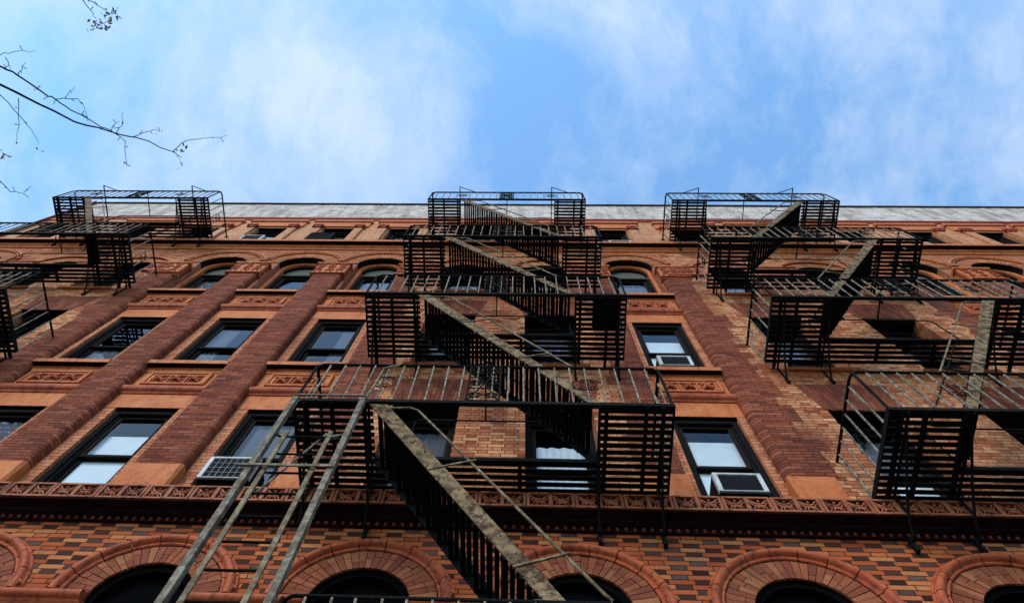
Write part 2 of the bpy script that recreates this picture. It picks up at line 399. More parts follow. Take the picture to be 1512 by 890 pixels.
# lower wall with its arches ----------------------------------------
mb = MB(); wall(mb, BL, BR, 0, 8.06, 0, [(x - .45, x + .45, .6, 6.98, True) for x in ARCH_X], .38, True)
mb.build('lower_wall', 'check', B)
for cx in ARCH_X:
    mb = MB(); n = 27
    for i in range(n):
        a0 = pi * i / n; a1 = pi * (i + 1) / n; g = .005
        rm = .45 + .24 * random.choice([.33, .5, .66, 1, 1])
        for ra, rb in ((.452, rm - .004), (rm + .004, .69)):
            if rb - ra < .03: continue
            da0 = a0 + g / ra * .6; da1 = a1 - g / ra * .6
            yy = -.014 - random.random() * .006
            pts = [(ra, da0), (rb, da0 + 0), (rb, da1), (ra, da1)]
            f = [(cx + r * cos(a), yy, 6.98 + r * sin(a)) for r, a in pts]; bk = [(p[0], .02, p[2]) for p in f]
            mb.add(f + bk, [(0, 1, 2, 3), (0, 4, 5, 1), (1, 5, 6, 2), (2, 6, 7, 3), (3, 7, 4, 0)])
    arch = mb.build('brick_arch', 'voussoir' if 'voussoir' in M else 'terra_hood', B, fix=True)
    hb = MB()
    prof = [(.698, -.02), (.706, -.038), (.722, -.038), (.73, -.014), (.738, -.045), (.752, -.072), (.775, -.084), (.80, -.078), (.816, -.052), (.82, -.018), (.828, -.032), (.842, -.026), (.845, 0)]
    ring = []
    N = 40
    jn = [pi * (j + .5) / 9 for j in range(9)]
    for seg in range(9):
        a0 = pi * seg / 9 + .008; a1 = pi * (seg + 1) / 9 - .008; K = 5; vs = []; fs = []
        for i in range(K + 1):
            a = a0 + (a1 - a0) * i / K
            vs += [(cx + r * cos(a), y, 6.98 + r * sin(a)) for r, y in prof]
        L = len(prof)
        for i in range(K):
            for j in range(L - 1): fs.append((i * L + j, i * L + j + 1, (i + 1) * L + j + 1, (i + 1) * L + j))
        hb.add(vs, fs, True)
        hb.add(vs[:L], [tuple(range(L))]); hb.add(vs[-L:], [tuple(range(L))])
    back = []
    hb2 = hb.build('hood_moulding', 'terra_hood', arch)
    sb = MB()
    for sx in (-1, 1):
        x = cx + sx * .78
        pts = [(x + .055 * (1 - i / 22) * cos(i * .62) * sx, -.055, 7.055 + .05 * (1 - i / 22) * sin(i * .62)) for i in range(20)]
        sb.tube(pts, .013, 5)
    sb.build('scroll', 'terra_dark', arch)
    wb = MB()
    P = [(cx - .40, .64), (cx + .40, .64)] + arc(cx, 6.98, .40, 0, pi, 20)
    wb.add([(p[0], .12, p[1]) for p in P], [tuple(range(len(P)))])
    db = MB(); db.add([(p[0], .16, p[1]) for p in P], [tuple(range(len(P)))])
    w = MB(); w.box(cx - .45, cx - .385, .03, .12, .6, 6.98); w.box(cx + .385, cx + .45, .03, .12, .6, 6.98)
    Q = arc(cx, 6.98, 1, 0, pi, 20)
    for (ax, az), (bx, bz) in zip(Q, Q[1:]):
        g = lambda px, pz, r, y: (cx + (px - cx) * r, y, 6.98 + (pz - 6.98) * r)
        w.quad(g(ax, az, .45, .03), g(bx, bz, .45, .03), g(bx, bz, .385, .03), g(ax, az, .385, .03)); w.quad(g(ax, az, .385, .03), g(bx, bz, .385, .03), g(bx, bz, .385, .14), g(ax, az, .385, .14))
    w.box(cx - .385, cx + .385, .03, .12, 5.2, 5.27)
    wf = w.build('arched_window', 'sheet', B); wb.build('dark_opening_fill', 'sheet', wf)  # frame and fill coloured flat black for the unlit depth of the arch
# string course between the arches
xs = [BL] + [v for x in ARCH_X for v in (x - .45, x + .45)] + [BR]
for a, b in zip(xs[::2], xs[1::2]):
    mb = MB()
    pr = [(0, 6.80), (-.03, 6.81), (-.035, 6.86), (-.06, 6.865)] + [(-.045 - .06 * sin(t), 6.925 - .05 * cos(t)) for t in [i * pi / 8 for i in range(9)]] + [(-.03, 7.0), (0, 7.01)]
    mb.profile_x(a + .001, b - .001, pr, True)
    mb.build('string_course', 'terra_hood', B, fix=True)

# main cornice --------------------------------------------------------
CF = -.25; Z0 = 8.12; Z1 = 8.37
mb = MB()
pr = [(0, 8.06), (-.03, 8.04), (-.035, 8.075), (-.12, 8.085), (-.13, 8.115), (CF + .015, 8.105), (CF + .015, Z0 + .01), (CF + .03, Z1), (-.13, Z1 + .05), (-.1, 8.56), (0, 8.56)]
mb.profile_x(BL, BR, pr)
cor = mb.build('cornice', 'terra_black', B, fix=True)  # cornice body near black: shade under its overhang put into the colour
mb = MB(); x = BL + .05; r = random.Random(3)
while x < BR:
    mb.ball((x, -.045, 8.058), .022, 6, 4, (1, 1, 1.2)); x += .085
tag(mb.build('egg_moulding', 'terra_egg', cor), kind='stuff')  # eggs dimmed in colour for the shade they sit in
mod = .487; x = 1.53 - mod * 32
panels = []
while x < BR:
    if x > BL - .1: panels.append(max(x, BL))
    x += mod
# put the carved panels in mesh sections, one part per moulded block
for px in panels[:96]:
    mb = MB(); x0 = px + .004; x1 = min(px + mod - .004, BR); xm = (x0 + x1) / 2
    y = CF; d = .035
    for a, b in ((x0, x0 + .03), (xm - .022, xm + .022), (x1 - .03, x1)): mb.bbox(a, b, y, y + d, Z0 + .0, Z1, .005)
    for a, b in ((x0 + .03, xm - .022), (xm + .022, x1 - .03)):
        mb.box(a, b, y + .001, y + d, Z0 + .002, Z0 + .03); mb.box(a, b, y + .001, y + d, Z1 - .028, Z1 - .002)
        mb.quad((a, y + d - .004, Z0), (b, y + d - .004, Z0), (b, y + d - .004, Z1), (a, y + d - .004, Z1))
        c = (a + b) / 2; hw = (b - a) / 2
        yb = y + .02; zt_ = Z1 - .034
        for dz_, th in ((.0, .013), (.045, .010)):       # hanging swags
            p = [(c + hw * .92 * q, yb - .010 * (1 - q * q), zt_ - dz_ - .095 * (1 - q * q)) for q in (-1, -.66, -.33, 0, .33, .66, 1)]
            mb.tube(p, [th * .6, th, th * 1.2, th * 1.3, th * 1.2, th, th * .6], 5)
        for q in (-.85, -.42, .42, .85):                 # leaves spreading below
            mb.tube([(c, yb - .008, Z0 + .11), (c + q * hw * .55, yb - .012, Z0 + .07 + .02 * abs(q)), (c + q * hw, yb, Z0 + .034)], [.009, .013, .004], 5)
        mb.tube([(c, yb - .008, zt_ - .02), (c, yb - .016, zt_ - .07)], [.006, .016], 5)
    mb.build('carved_panel', 'terra_dark', cor)

# brick bays with plain pairs of windows -----------------------------
def quoins(mb, x, s, z0, z1):
    """dark toothed brick strip; x = outer edge, s = direction into the bay"""
    z = z0; r = random.Random(int(x * 10) + 5)
    while z < z1:
        h = .074 * r.choice([2, 3, 4, 5]); w = r.choice([.42, .48, .55, .62, .40])
        zz = min(z + h, z1); xa, xb = sorted((x, x + s * w))
        mb.box(xa, xb, WY - .004, WY + .02, z, zz); z = zz
for xa, xb, wins in EB:
    mb = MB()
    for f, z0, z1, ar in ((F1, 8.5, 11.3, False), (F2, 11.3, 15.2, False), (F3, 15.2, 19.3, True)):
        ops = [(a, b, f[0], (f[1] + .05 if not ar else 17.50), ar) for a, b in wins]
        if not ar: wall(mb, xa, xb, z0, z1, WY, ops, .34)
        else:
            wall(mb, xa, xb, z0, 17.46, WY, [(a, b, f[0], 17.46, 2) for a, b in wins], .34)
            wall(mb, xa, xb, 17.46, z1, 0, [(a, b, 17.46, 17.5, True) for a, b in wins], .24, True)
    mb.build('brick_bay', 'buff', B)
    mb = MB(); r = .085
    for x, s in ((xa, 1), (xb, -1)):
        if x < -11: pass
        zb = 8.98 if x > -50 else 8.5
        mb = MB(); quoins(mb, x + s * 0.0, s, 9.0, 16.9)
        mb.build('dark_quoins', 'dark_brick', B)
    for x, s in ((xa, 1), (xb, -1)):   # bullnosed edge roll
        mb = MB(); o = -s
        pts = [(x + s * .02, WY - .006)] + [(x + o * (-.02 + .11 * sin(t)), WY - .006 + .11 * (1 - cos(t))) for t in [i * pi / 2 / 7 for i in range(8)]] + [(x + o * .09, .05), (x + s * .02, .05)]
        mb.profile_z(9.0, 16.75, pts)
        pb = mb.build('edge_roll', 'dark_brick', B, fix=True)
        mb = MB(); a, b = sorted((x + o * .1, x + s * .42)); mb.bbox(a, b, WY - .03, 0, 8.5, 9.0, .02); mb.build('pier_base', 'terra', pb)
    for f in (F1, F2):
        for a, b in wins:
            mb = MB(); zt = f[1] + .05; n = 17
            for i in range(n):          # splayed flat arch bricks
                u0 = i / n; u1 = (i + 1) / n; g = .004
                xb0 = a - .03 + (b - a + .06) * u0 + g; xb1 = a - .03 + (b - a + .06) * u1 - g
                xt0 = a - .16 + (b - a + .32) * u0 + g; xt1 = a - .16 + (b - a + .32) * u1 - g
                zs = [zt + .002, zt + .26, zt + .52, zt + .8] if i % 2 else [zt + .002, zt + .4, zt + .66, zt + .8]
                for za, zb in zip(zs, zs[1:]):
                    def xx(lo, hi, z): return lo + (hi - lo) * (z - zt) / .8
                    za += .004; zb -= .004; yy = WY - .006 - random.random() * .004
                    fr_ = [(xx(xb0, xt0, za), yy, za), (xx(xb1, xt1, za), yy, za), (xx(xb1, xt1, zb), yy, zb), (xx(xb0, xt0, zb), yy, zb)]
                    mb.add(fr_ + [(p[0], WY + .01, p[2]) for p in fr_], [(0, 1, 2, 3), (0, 4, 5, 1), (1, 5, 6, 2), (2, 6, 7, 3), (3, 7, 4, 0)])
            mb.build('flat_arch', 'jack' if 'jack' in M else 'red_brick', B, fix=True)
            mb = MB(); mb.bbox(a - .08, b + .08, WY - .05, WY + .3, f[0] - .09, f[0] - .002, .01); mb.build('stone_sill', 'terra', B)
    # carved frieze at capital level and brick rings
    for (a, b), nx in zip(wins, [wins[1][0], xb]):
        pass
    segs = [(xa + .05, wins[0][0] - .06), (wins[0][1] + .06, wins[1][0] - .06), (wins[1][1] + .06, xb - .05)]
    for a, b in segs:
        mb = MB()
        mb.bbox(a, b, WY - .03, WY + .01, 16.86, 17.42, .01)
        mb.bbox(a, b, WY - .06, WY - .03, 16.80, 16.86, .01); mb.bbox(a, b, WY - .06, WY - .03, 17.42, 17.47, .01)
        x = a + .1
        while x < b - .08:
            pts = [(x + .085 * (1 - i / 20) * cos(i * .7), WY - .042, 17.14 + .17 * (1 - i / 20) * sin(i * .7)) for i in range(18)]
            mb.tube(pts, .016, 5); x += .19
        mb.build('carved_frieze', 'terra_hood', B)
    for a, b in wins:
        c = (a + b) / 2; R0 = (b - a) / 2; mb = MB(); n = 23
        for i in range(n):
            a0 = pi * i / n + .012; a1 = pi * (i + 1) / n - .012; yy = -.012 - random.random() * .006
            f_ = [(c + rr * cos(q), yy, 17.5 + rr * sin(q)) for rr, q in ((R0 + .005, a0), (R0 + .27, a0), (R0 + .27, a1), (R0 + .005, a1))]
            mb.add(f_ + [(p[0], .01, p[2]) for p in f_], [(0, 1, 2, 3), (0, 4, 5, 1), (1, 5, 6, 2), (2, 6, 7, 3), (3, 7, 4, 0)])
        ar = mb.build('brick_arch', 'ring' if 'ring' in M else 'upper_brick', B, fix=True)
        mb = MB(); mb.tube([(c + .56 * R0 / .45 * cos(pi * i / 20) * 1.35, -.03, 17.55 + .56 * 1.35 * sin(pi * i / 20)) for i in range(21)], .035, 6)
        mb.build('label_moulding', 'terra', ar)
        mb = MB(); mb.bbox(a - .08, b + .08, WY - .05, WY + .3, F3[0] - .09, F3[0] - .002, .01); mb.build('stone_sill', 'terra', B)

# terracotta groups ---------------------------------------------------
def spandrel(xc, x0, x1, zh, zs):
    """zh = window head below, zs = sill above"""
    k = (zs - zh - .02) / 1.36
    z_l = zh + .40 * k; z_m = zh + .64 * k; z_s = zs - .24 * k
    mb = MB(); mb.box(x0, x1, -.004, .0, zh + .001, z_l); sp_ = mb.build('spandrel', 'terra', B)
    mb = MB(); hh = (z_m - z_l)
    pr = [(0, z_l)] + [(-.02, z_l + .01), (-.03, z_l + .04)] + [(-.03 - .055 * sin(i * pi / 8), z_l + .045 + (hh - .09) * (1 - cos(i * pi / 8)) / 2) for i in range(9)] + [(-.03, z_m - .02), (-.045, z_m - .01), (0, z_m)]
    L = x1 - x0; cuts = [x0, x0 + L * .3, x0 + L * .7, x1]
    for a, b in zip(cuts, cuts[1:]): mb.profile_x(a + .003, b - .003, pr, True)
    mb.build('roll_moulding', 'terra_hood', sp_, fix=True)
    mb = MB(); mb.box(x0, x1, -.004, 0, z_m, z_s)
    mb.build('panel_field', 'terra', sp_)
    a = xc - .46; b = xc + .46; za = z_m + .05 * k; zb = z_s - .04 * k
    fr_ = MB()
    for i, (w, y) in enumerate(((.0, -.045), (.045, -.028))):
        A, Bq, C, D = a + w, b - w, za + w, zb - w; t_ = .045
        fr_.bbox(A, Bq, y, -.004, C, C + t_, .008); fr_.bbox(A, Bq, y, -.004, D - t_, D, .008)
        fr_.bbox(A, A + t_, y - .001, -.004, C + t_, D - t_, .008); fr_.bbox(Bq - t_, Bq, y - .001, -.004, C + t_, D - t_, .008)
    fr_.build('panel_frame', 'terra', sp_)
    ro = MB(); zc = (za + zb) / 2; hh = (zb - za) / 2 - .095; ww = .26
    for k3 in (-1, 0, 1):
        c = xc + k3 * ww; 
        for q in range(4):
            an = pi / 4 + q * pi / 2
            e = (c + .115 * cos(an), -.012, zc + hh * 1.25 * sin(an))
            m_ = (c + .06 * cos(an), -.045, zc + hh * .66 * sin(an))
            ro.tube([(c, -.03, zc), m_, e], [.02, .03, .006], 6)
            an = q * pi / 2; e = (c + .1 * cos(an), -.01, zc + hh * .95 * sin(an)); ro.tube([(c, -.015, zc), e], [.018, .006], 5)
        ro.ball((c, -.045, zc), .022, 6, 4)
        if k3 < 1: ro.box(c + ww / 2 - .012, c + ww / 2 + .012, -.03, -.004, za + .09, zb - .09)
    ro.build('rosette_carving', 'terra_hood', sp_)
    mb = MB()
    pr = [(0, z_s), (-.015, z_s + .005), (-.03, zs - .17), (-.055, zs - .16), (-.06, zs - .125), (-.12, zs - .12), (-.125, zs - .02), (-.118, zs), (.12, zs + .01), (.12, z_s)]
    mb.profile_x(x0, x1, pr); si_ = mb.build('window_sill', 'terra_joint', sp_, fix=True)
    mb = MB(); mb.box(x0 + .004, x1 - .004, -.119, -.057, zs - .134, zs - .1215); mb.box(x0 + .004, x1 - .004, -.0615, -.0565, zs - .160, zs - .124); mb.build('soffit_shade', 'terra_black', si_)  # near-black plates paint in the shade under the sill

def pier(x0, x1, z0=9.0, z1=16.72):
    r = .075; d = .13
    pts = [(x0, .03)] + [(x0 + r * (1 - cos(t)), -d + r * (1 - sin(t)) - 0) for t in [i * pi / 2 / 7 for i in range(8)]] + \
          [(x1 - r * (1 - sin(t)), -d + r * (1 - cos(t))) for t in [i * pi / 2 / 7 for i in range(8)]] + [(x1, .03)]
    mb = MB(); mb.profile_z(z0, z1, pts); p = mb.build('pier', 'dark_brick', B, fix=True)
    mb = MB(); mb.bbox(x0 - .015, x1 + .015, -.145, .02, 8.5, z0 - .002, .03); mb.build('pier_base', 'terra', p)
    capital(x0 - .04, x1 + .04, p, -.15)
def capital(a, b, par, y):
    mb = MB(); mb.bbox(a, b, y, .03, 16.74, 17.38, .015); mb.bbox(a - .035, b + .035, y - .035, .03, 17.38, 17.46, .015)
    mb.bbox(a - .02, b + .02, y - .02, .03, 16.70, 16.74, .01)
    c = mb.build('capital', 'terra', par)
    mb = MB(); R_ = random.Random(int(a * 100))
    nx = max(2, int((b - a) / .2))
    for i in range(nx):
        for j in range(3):
            x = a + (i + .5) * (b - a) / nx; z = 16.84 + (j + .5) * .18; s = R_.choice([-1, 1]); rr = .075; ph = R_.random() * 6
            pts = [(x + s * rr * 1.15 * (1 - q / 17) * cos(q * .62 + ph), y - .008 - .006 * (q % 3), z + rr * (1 - q / 17) * sin(q * .62 + ph)) for q in range(15)]
            mb.tube(pts, [.015 - .0006 * q for q in range(15)], 5)
            for q in range(2):
                an = R_.random() * 6.28; mb.ball((x + .085 * cos(an), y - .006, z + .08 * sin(an)), .016, 5, 4)
    for q in range(6): mb.ball((a + (b - a) * (q + .5) / 6, y - .012, 16.80), .018, 6, 4)
    mb.build('scroll_carving', 'terra_hood', c)
    for sx, X in ((1, b), (-1, a)):
        mb = MB()
        for j in range(4):
            z = 16.80 + (j + .5) * .14
            mb.tube([(X + sx * .004, y + .075 + .05 * (1 - q / 12) * cos(q * .8), z + .055 * (1 - q / 12) * sin(q * .8)) for q in range(11)], .012, 4)
        mb.build('scroll_carving', 'terra_hood', c)

for x0, x1, cs in TG:
    cs = [c for c in cs if x0 < c < x1]
    ops = lambda f, ar=False: [(c - WW / 2, c + WW / 2, f[0], f[1], ar) for c in cs]
    mb = MB()
    wall(mb, x0, x1, 8.5, 10.62 + .3, 0, ops(F1), .12); wall(mb, x0, x1, 10.92, 14.5, 0, ops(F2), .12); 
    mb.build('brick_jambs', 'orange_brick', B)
    mb = MB(); wall(mb, x0, x1, 14.5, 19.3, 0, [(c - .52, c + .52, F3[0], 17.95, True) for c in cs], .17, True)
    mb.build('arcade_wall', 'upper_brick', B)
    # spans between piers
    edges = []
    for i, c in enumerate(cs):
        l = max(x0, c - PITCH / 2 + .30) if i > 0 else max(x0 + .06, c - .62)
        r_ = c + PITCH / 2 - .30 if i < len(cs) - 1 else min(x1 - .06, c + .62)
        if c == 2.375: l, r_ = 1.85, 2.92
        edges.append((l, r_))
        spandrel(c, l, r_, F1[1], F2[0]); spandrel(c, l, r_, F2[1], F3[0])
        mb = MB(); mb.bbox(l, r_, -.10, .12, F1[0] - .12, F1[0] - .001, .01); mb.build('window_sill', 'terra_dark', B)
    for i in range(len(cs) - 1):
        m_ = (cs[i] + cs[i + 1]) / 2; pier(m_ - .31, m_ + .31)
    # arcade rings, labels, inner trim
    for c in cs:
        n = 29; mb = MB()
        for i in range(n):
            a0 = pi * i / n + .012; a1 = pi * (i + 1) / n - .012; yy = -.014 - random.random() * .008
            f_ = [(c + rr * cos(q), yy, 17.95 + rr * sin(q)) for rr, q in ((.522, a0), (.80, a0), (.80, a1), (.522, a1))]
            mb.add(f_ + [(p[0], .01, p[2]) for p in f_], [(0, 1, 2, 3), (0, 4, 5, 1), (1, 5, 6, 2), (2, 6, 7, 3), (3, 7, 4, 0)])
            g_ = [(c + .521 * cos(q), y_, 17.95 + .521 * sin(q)) for q in (a0, a1) for y_ in (-.012, .10)]
        ar = mb.build('brick_arch', 'ring' if 'ring' in M else 'upper_brick', B, fix=True)
        mb = MB()
        for rr, tr_ in ((.93, .032), (.86, .018)):
            mb.tube([(c + rr * cos(q), -.03, 17.95 + rr * sin(q)) for q in [.12 + (pi - .24) * i / 26 for i in range(27)]], tr_, 6)
        mb.build('label_moulding', 'terra', ar)
        # moulded inner frame of the arch
        mb = MB(); K = 24
        prof = [(.52, .17), (.50, .125), (.47, .12), (.45, .145), (.435, .15), (.435, .26)]
        path = [(c - 1, None)]
        vs = []; fs = []; L = len(prof)
        cols_ = [('L', 15.63), ('L', 17.95)] + [('A', pi - pi * i / K) for i in range(1, K)] + [('R', 17.95), ('R', 15.63)]
        for kd, v in cols_:
            for rr, y in prof:
                if kd == 'L': vs.append((c - rr, y, v))
                elif kd == 'R': vs.append((c + rr, y, v))
                else: vs.append((c + rr * cos(v), y, 17.95 + rr * sin(v)))
        for i in range(len(cols_) - 1):
            for j in range(L - 1): fs.append((i * L + j, i * L + j + 1, (i + 1) * L + j + 1, (i + 1) * L + j))
        mb.add(vs, fs, False); mb.build('arch_trim', 'terra', ar)
    for x in sorted(set([(cs[i] + cs[i + 1]) / 2 for i in range(len(cs) - 1)])):
        mb = MB(); mb.bbox(x - .07, x + .07, -.075, .0, 18.0, 18.16, .012); mb.build('label_stop', 'terra_dark', B)
    for x, s in ((x0, 1), (x1, -1)):
        if BL < x < BR:
            a, b = sorted((x - s * .5, x + s * .10))
            e = MB(); e.box(a, b, WY - .01, 0, 16.66, 16.70); pp = e.build('end_pier_band', 'terra', B)
            capital(a, b, pp, -.135)

# entablature and the top storey ---------------------------------------
mb = MB()
pr = [(0, 19.26), (-.11, 19.30), (-.115, 19.25), (-.13, 19.24), (-.14, 19.34), (-.16, 19.35)]
pr = [(0, 19.17), (-.03, 19.18), (-.05, 19.24), (-.095, 19.28), (-.105, 19.335), (-.20, 19.34), (-.21, 19.45), (-.2, 19.48), (0, 19.56)]
mb.profile_x(BL, BR, pr); bd_ = mb.build('string_band', 'terra_joint', B, fix=True)
mb = MB(); mb.box(BL, BR, -.199, -.10, 19.322, 19.338); mb.build('soffit_shade', 'terra_black', bd_)  # near-black plate added as painted shade below the band
ALLW = sorted([(c - .42, c + .42) for _, _, cs in TG for c in cs] + [w for _, _, ws in EB for w in ws])
mb = MB(); wall(mb, BL, BR, 19.3, 22.98, 0, [(a, b, F5[0] + .05, F5[1], False) for a, b in ALLW], .22)
mb.build('top_wall', 'terra_block', B)
for a, b in ALLW:
    mb = MB()
    mb.bbox(a - .36, b + .36, -.045, 0, 21.70, 22.16, .012)
    mb.bbox(a - .40, b + .40, -.09, 0, 22.16, 22.32, .02)
    h_ = mb.build('window_hood', 'terra', B)
    for x in (a - .26, b + .04):
        mb = MB(); mb.bbox(x, x + .22, -.06, 0, 19.56, 21.45, .012)
        mb.build('pilaster', 'terra_block', h_)
    for x in (a - .29, b + .01):
        mb = MB(); mb.bbox(x, x + .28, -.12, 0, 21.56, 21.70, .02)
        for q in (-1, 1): mb.tube([(x + .14 + q * .09, -.09 + .035 * cos(u), 21.50 + .06 * sin(u)) for u in [i * .7 for i in range(8)]], .022, 6)
        mb.box(x + .03, x + .25, -.09, 0, 21.45, 21.56)
        mb.build('bracket', 'terra_red', h_)
mb = MB()
pr = [(0, 22.58), (-.03, 22.60), (-.035, 22.66), (-.065, 22.68), (-.07, 22.74), (0, 22.76)]
mb.profile_x(BL, BR, pr); mb.build('top_moulding', 'terra_red', B, fix=True)
mb = MB(); mb.box(BL, BR, 0.002, .3, 23.0, 25.0); par_ = mb.build('parapet', 'white_brick', B)
mb = MB(); x = BL; r = random.Random(5)
while x < BR:
    w = r.uniform(.7, 1.4); dz = r.uniform(-.012, .012); mb.box(x, min(x + w - .006, BR), -.05, .34, 25.0 + dz, 25.07 + dz); x += w
mb.build('coping', 'coping', par_)
mb = MB(); mb.box(-13.3, -12.7, .1, .5, 25.0, 25.35); mb.build('chimney_stub', 'coping', par_)
# shell
mb = MB()
mb.quad((BL, WY, 0), (BL, 9, 0), (BL, 9, 25), (BL, WY, 25)); mb.quad((BR, WY, 0), (BR, 9, 0), (BR, 9, 25), (BR, WY, 25)); mb.quad((BL, 9, 0), (BR, 9, 0), (BR, 9, 25), (BL, 9, 25))
mb.build('side_wall', 'dark_brick', B)
mb = MB(); mb.quad((BL, .3, 24.5), (BR, .3, 24.5), (BR, 9, 24.5), (BL, 9, 24.5)); mb.build('roof', 'roof', B)
mb = MB(); mb.quad((BL, 1.3, 0), (BR, 1.3, 0), (BR, 1.3, 24.4), (BL, 1.3, 24.4))
for z in (8.3, 11.6, 15.3, 19.2, 23): mb.quad((BL, .36, z), (BR, .36, z), (BR, 1.3, z), (BL, 1.3, z))
mb.build('room_interior', 'interior', B)

# windows ---------------------------------------------------------------
def window(a, b, z0, z1, y, style='d', arch=False, lun=False):
    """style: list of blind pieces (u0,u1,v0,v1,mat)"""
    mb = MB(); t_ = .07; ztop = z1
    for xa, xb in ((a, a + t_), (b - t_, b)): mb.bbox(xa, xb, y, y + .12, z0, ztop, .01)
    mb.bbox(a + t_, b - t_, y, y + .12, ztop - .09, ztop, .01); mb.bbox(a + t_, b - t_, y - .03, y + .12, z0, z0 + .05, .01)
    for xa, xb in ((a + t_, a + t_ + .03), (b - t_ - .03, b - t_)): mb.bbox(xa, xb, y + .035, y + .12, z0 + .05, ztop - .09, .006)
    w = mb.build('window', 'frame', B)
    zm = z0 + (z1 - z0) * .47; ia = a + t_ + .03; ib = b - t_ - .03
    for nm, za, zb, yy in (('lower_sash', z0 + .05, zm + .03, y + .10), ('upper_sash', zm - .02, ztop - .09, y + .055)):
        sb = MB(); r = .042
        sb.bbox(ia, ia + r, yy, yy + .035, za, zb, .005); sb.bbox(ib - r, ib, yy, yy + .035, za, zb, .005)
        sb.bbox(ia + r, ib - r, yy, yy + .035, za, za + r + .01, .005); sb.bbox(ia + r, ib - r, yy, yy + .035, zb - r, zb, .005)
        sb.build(nm, 'frame_brown', w)
    gb = MB()
    for za, zb, yy in ((z0 + .1, zm - .01, y + .117), (zm + .03, ztop - .13, y + .072)):
        gb.quad((ia + .04, yy, za), (ib - .04, yy, za), (ib - .04, yy, zb), (ia + .04, yy, zb))
    gb.build('pane', 'glass', w)
    if arch:
        c = (a + b) / 2; r = (b - a) / 2; P = arc(c, z1, r, 0, pi, 22)
        mb = MB()
        vs = [(px, y + .02, pz) for px, pz in P] + [(px, y + .08, pz) for px, pz in P]; n = len(P)
        mb.add(vs, [tuple(range(n))])
        if lun:
            mb.build('lunette_panel', 'grey_panel', w)
        else: mb.build('lunette_pane', 'frame', w)
    Z = lambda v: z0 + .05 + (ztop - z0 - .14) * v; X_ = lambda u: a + .08 + (b - a - .16) * u
    for k, (u0, u1, v0, v1, mt) in enumerate(style):
        bb = MB(); yy = y + .135 + .012 * k; n = 14 if mt != 'blind' else 1
        if mt == 'blind': bb.quad((X_(u0), yy, Z(v0)), (X_(u1), yy, Z(v0)), (X_(u1), yy, Z(v1)), (X_(u0), yy, Z(v1)))
        else:
            P = [(X_(u0 + (u1 - u0) * i / n), yy + .012 * sin(i * 2.1), i) for i in range(n + 1)]
            for p, q in zip(P, P[1:]): bb.quad((p[0], p[1], Z(v0)), (q[0], q[1], Z(v0)), (q[0], q[1], Z(v1)), (p[0], p[1], Z(v1)))
        bb.build({'blind': 'blind', 'curtain': 'curtain', 'curtain_dark': 'curtain'}[mt], mt, w)
Bl = lambda v0=0, v1=1: (0, 1, v0, v1, 'blind')
Cu = lambda u0=0, u1=1, v0=0, v1=1: (u0, u1, v0, v1, 'curtain')
Cd = lambda v0=0, v1=1: (0, 1, v0, v1, 'curtain_dark')
st = {}
# key: (rounded centre, floor)
for _, _, cs in TG:
    for c in cs:
        key = round(c, 1)
        s1 = {-6.8: [Cd(0, 1), Cu(.5, .8, .3, .5)], -5.0: [Bl(0, .8)], -3.2: [Cu(.78, 1, 0, .14), Cd(.2, 1)], 2.4: [Bl(0, .86)]}.get(key, [Bl(.2, 1)])
        s2 = {-6.8: [Cd(.0, .5)], -5.0: [Bl(0, .16), (0, .5, .1, 1, 'curtain_dark')], -3.2: [Cu(.2, 1, 0, .14), (.55, 1, .15, 1, 'curtain_dark')], 2.4: [Bl(0, .80)]}.get(key, [Cd(.3, 1)])
        s3 = {-6.8: [Cd(.3, 1)], -5.0: [Cu(.2, 1, 0, .45)], -3.2: [Cd(.2, 1)], 2.4: [Cd(.2, .9)]}.get(key, [Bl(0, .5)])
        window(c - WW / 2, c + WW / 2, *F1, .045, s1); window(c - WW / 2, c + WW / 2, *F2, .045, s2)
        window(c - .435, c + .435, F3[0], 17.70, .20, s3, False)
        # lunette above
        w = MB(); P = arc(c, 17.95, .435, 0, pi, 22); P = [(c + .435, 17.70)] + P + [(c - .435, 17.70)]
        w.add([(p[0], .25, p[1]) for p in P], [tuple(range(len(P)))]); lp_ = w.build('lunette_panel', 'grey_panel', B)
        w = MB(); A = arc(c, 17.95, .434, 0, pi, 22); Bq = arc(c, 17.95, .39, 0, pi, 22)
        for (a_, b_), (c_, d_), (e_, f_), (g_, h_) in zip(A, A[1:], Bq, Bq[1:]):
            w.quad((a_, .20, b_), (c_, .20, d_), (g_, .20, h_), (e_, .20, f_)); w.quad((e_, .20, f_), (g_, .20, h_), (g_, .25, h_), (e_, .25, f_))
        w.build('arch_frame', 'frame', lp_)
        window(c - .42, c + .42, F5[0] + .05, F5[1], .10, [Bl(.5, 1)] if key in (-6.8, 10.4) else [Cd(.3, 1)])
for i, (_, _, ws) in enumerate(EB):
    for j, (a, b) in enumerate(ws):
        s1 = [[[Cd()], [Cd()]], [[Cd(.1, 1)], [Cu(0, 1, 0, .82)]], [[Bl(0, .45), Cd(.45, 1)], [Bl(0, .5)]]][i][j]
        s2 = [[[Cd()], [Bl(0, .3)]], [[Bl(0, .22), Cd(.2, 1)], [Cd()]], [[Bl(0, .16), Cd(.2, 1)], [Cd(0, .4)]]][i][j]
        window(a, b, F1[0], F1[1] + .05, .14, s1); window(a, b, F2[0], F2[1] + .05, .14, s2)
        window(a, b, F3[0], 17.5, .14, [Bl(0, .2), Cd(.25, 1)], True)
        window(a, b, F5[0] + .05, F5[1], .10, [Cd(.2, 1)])

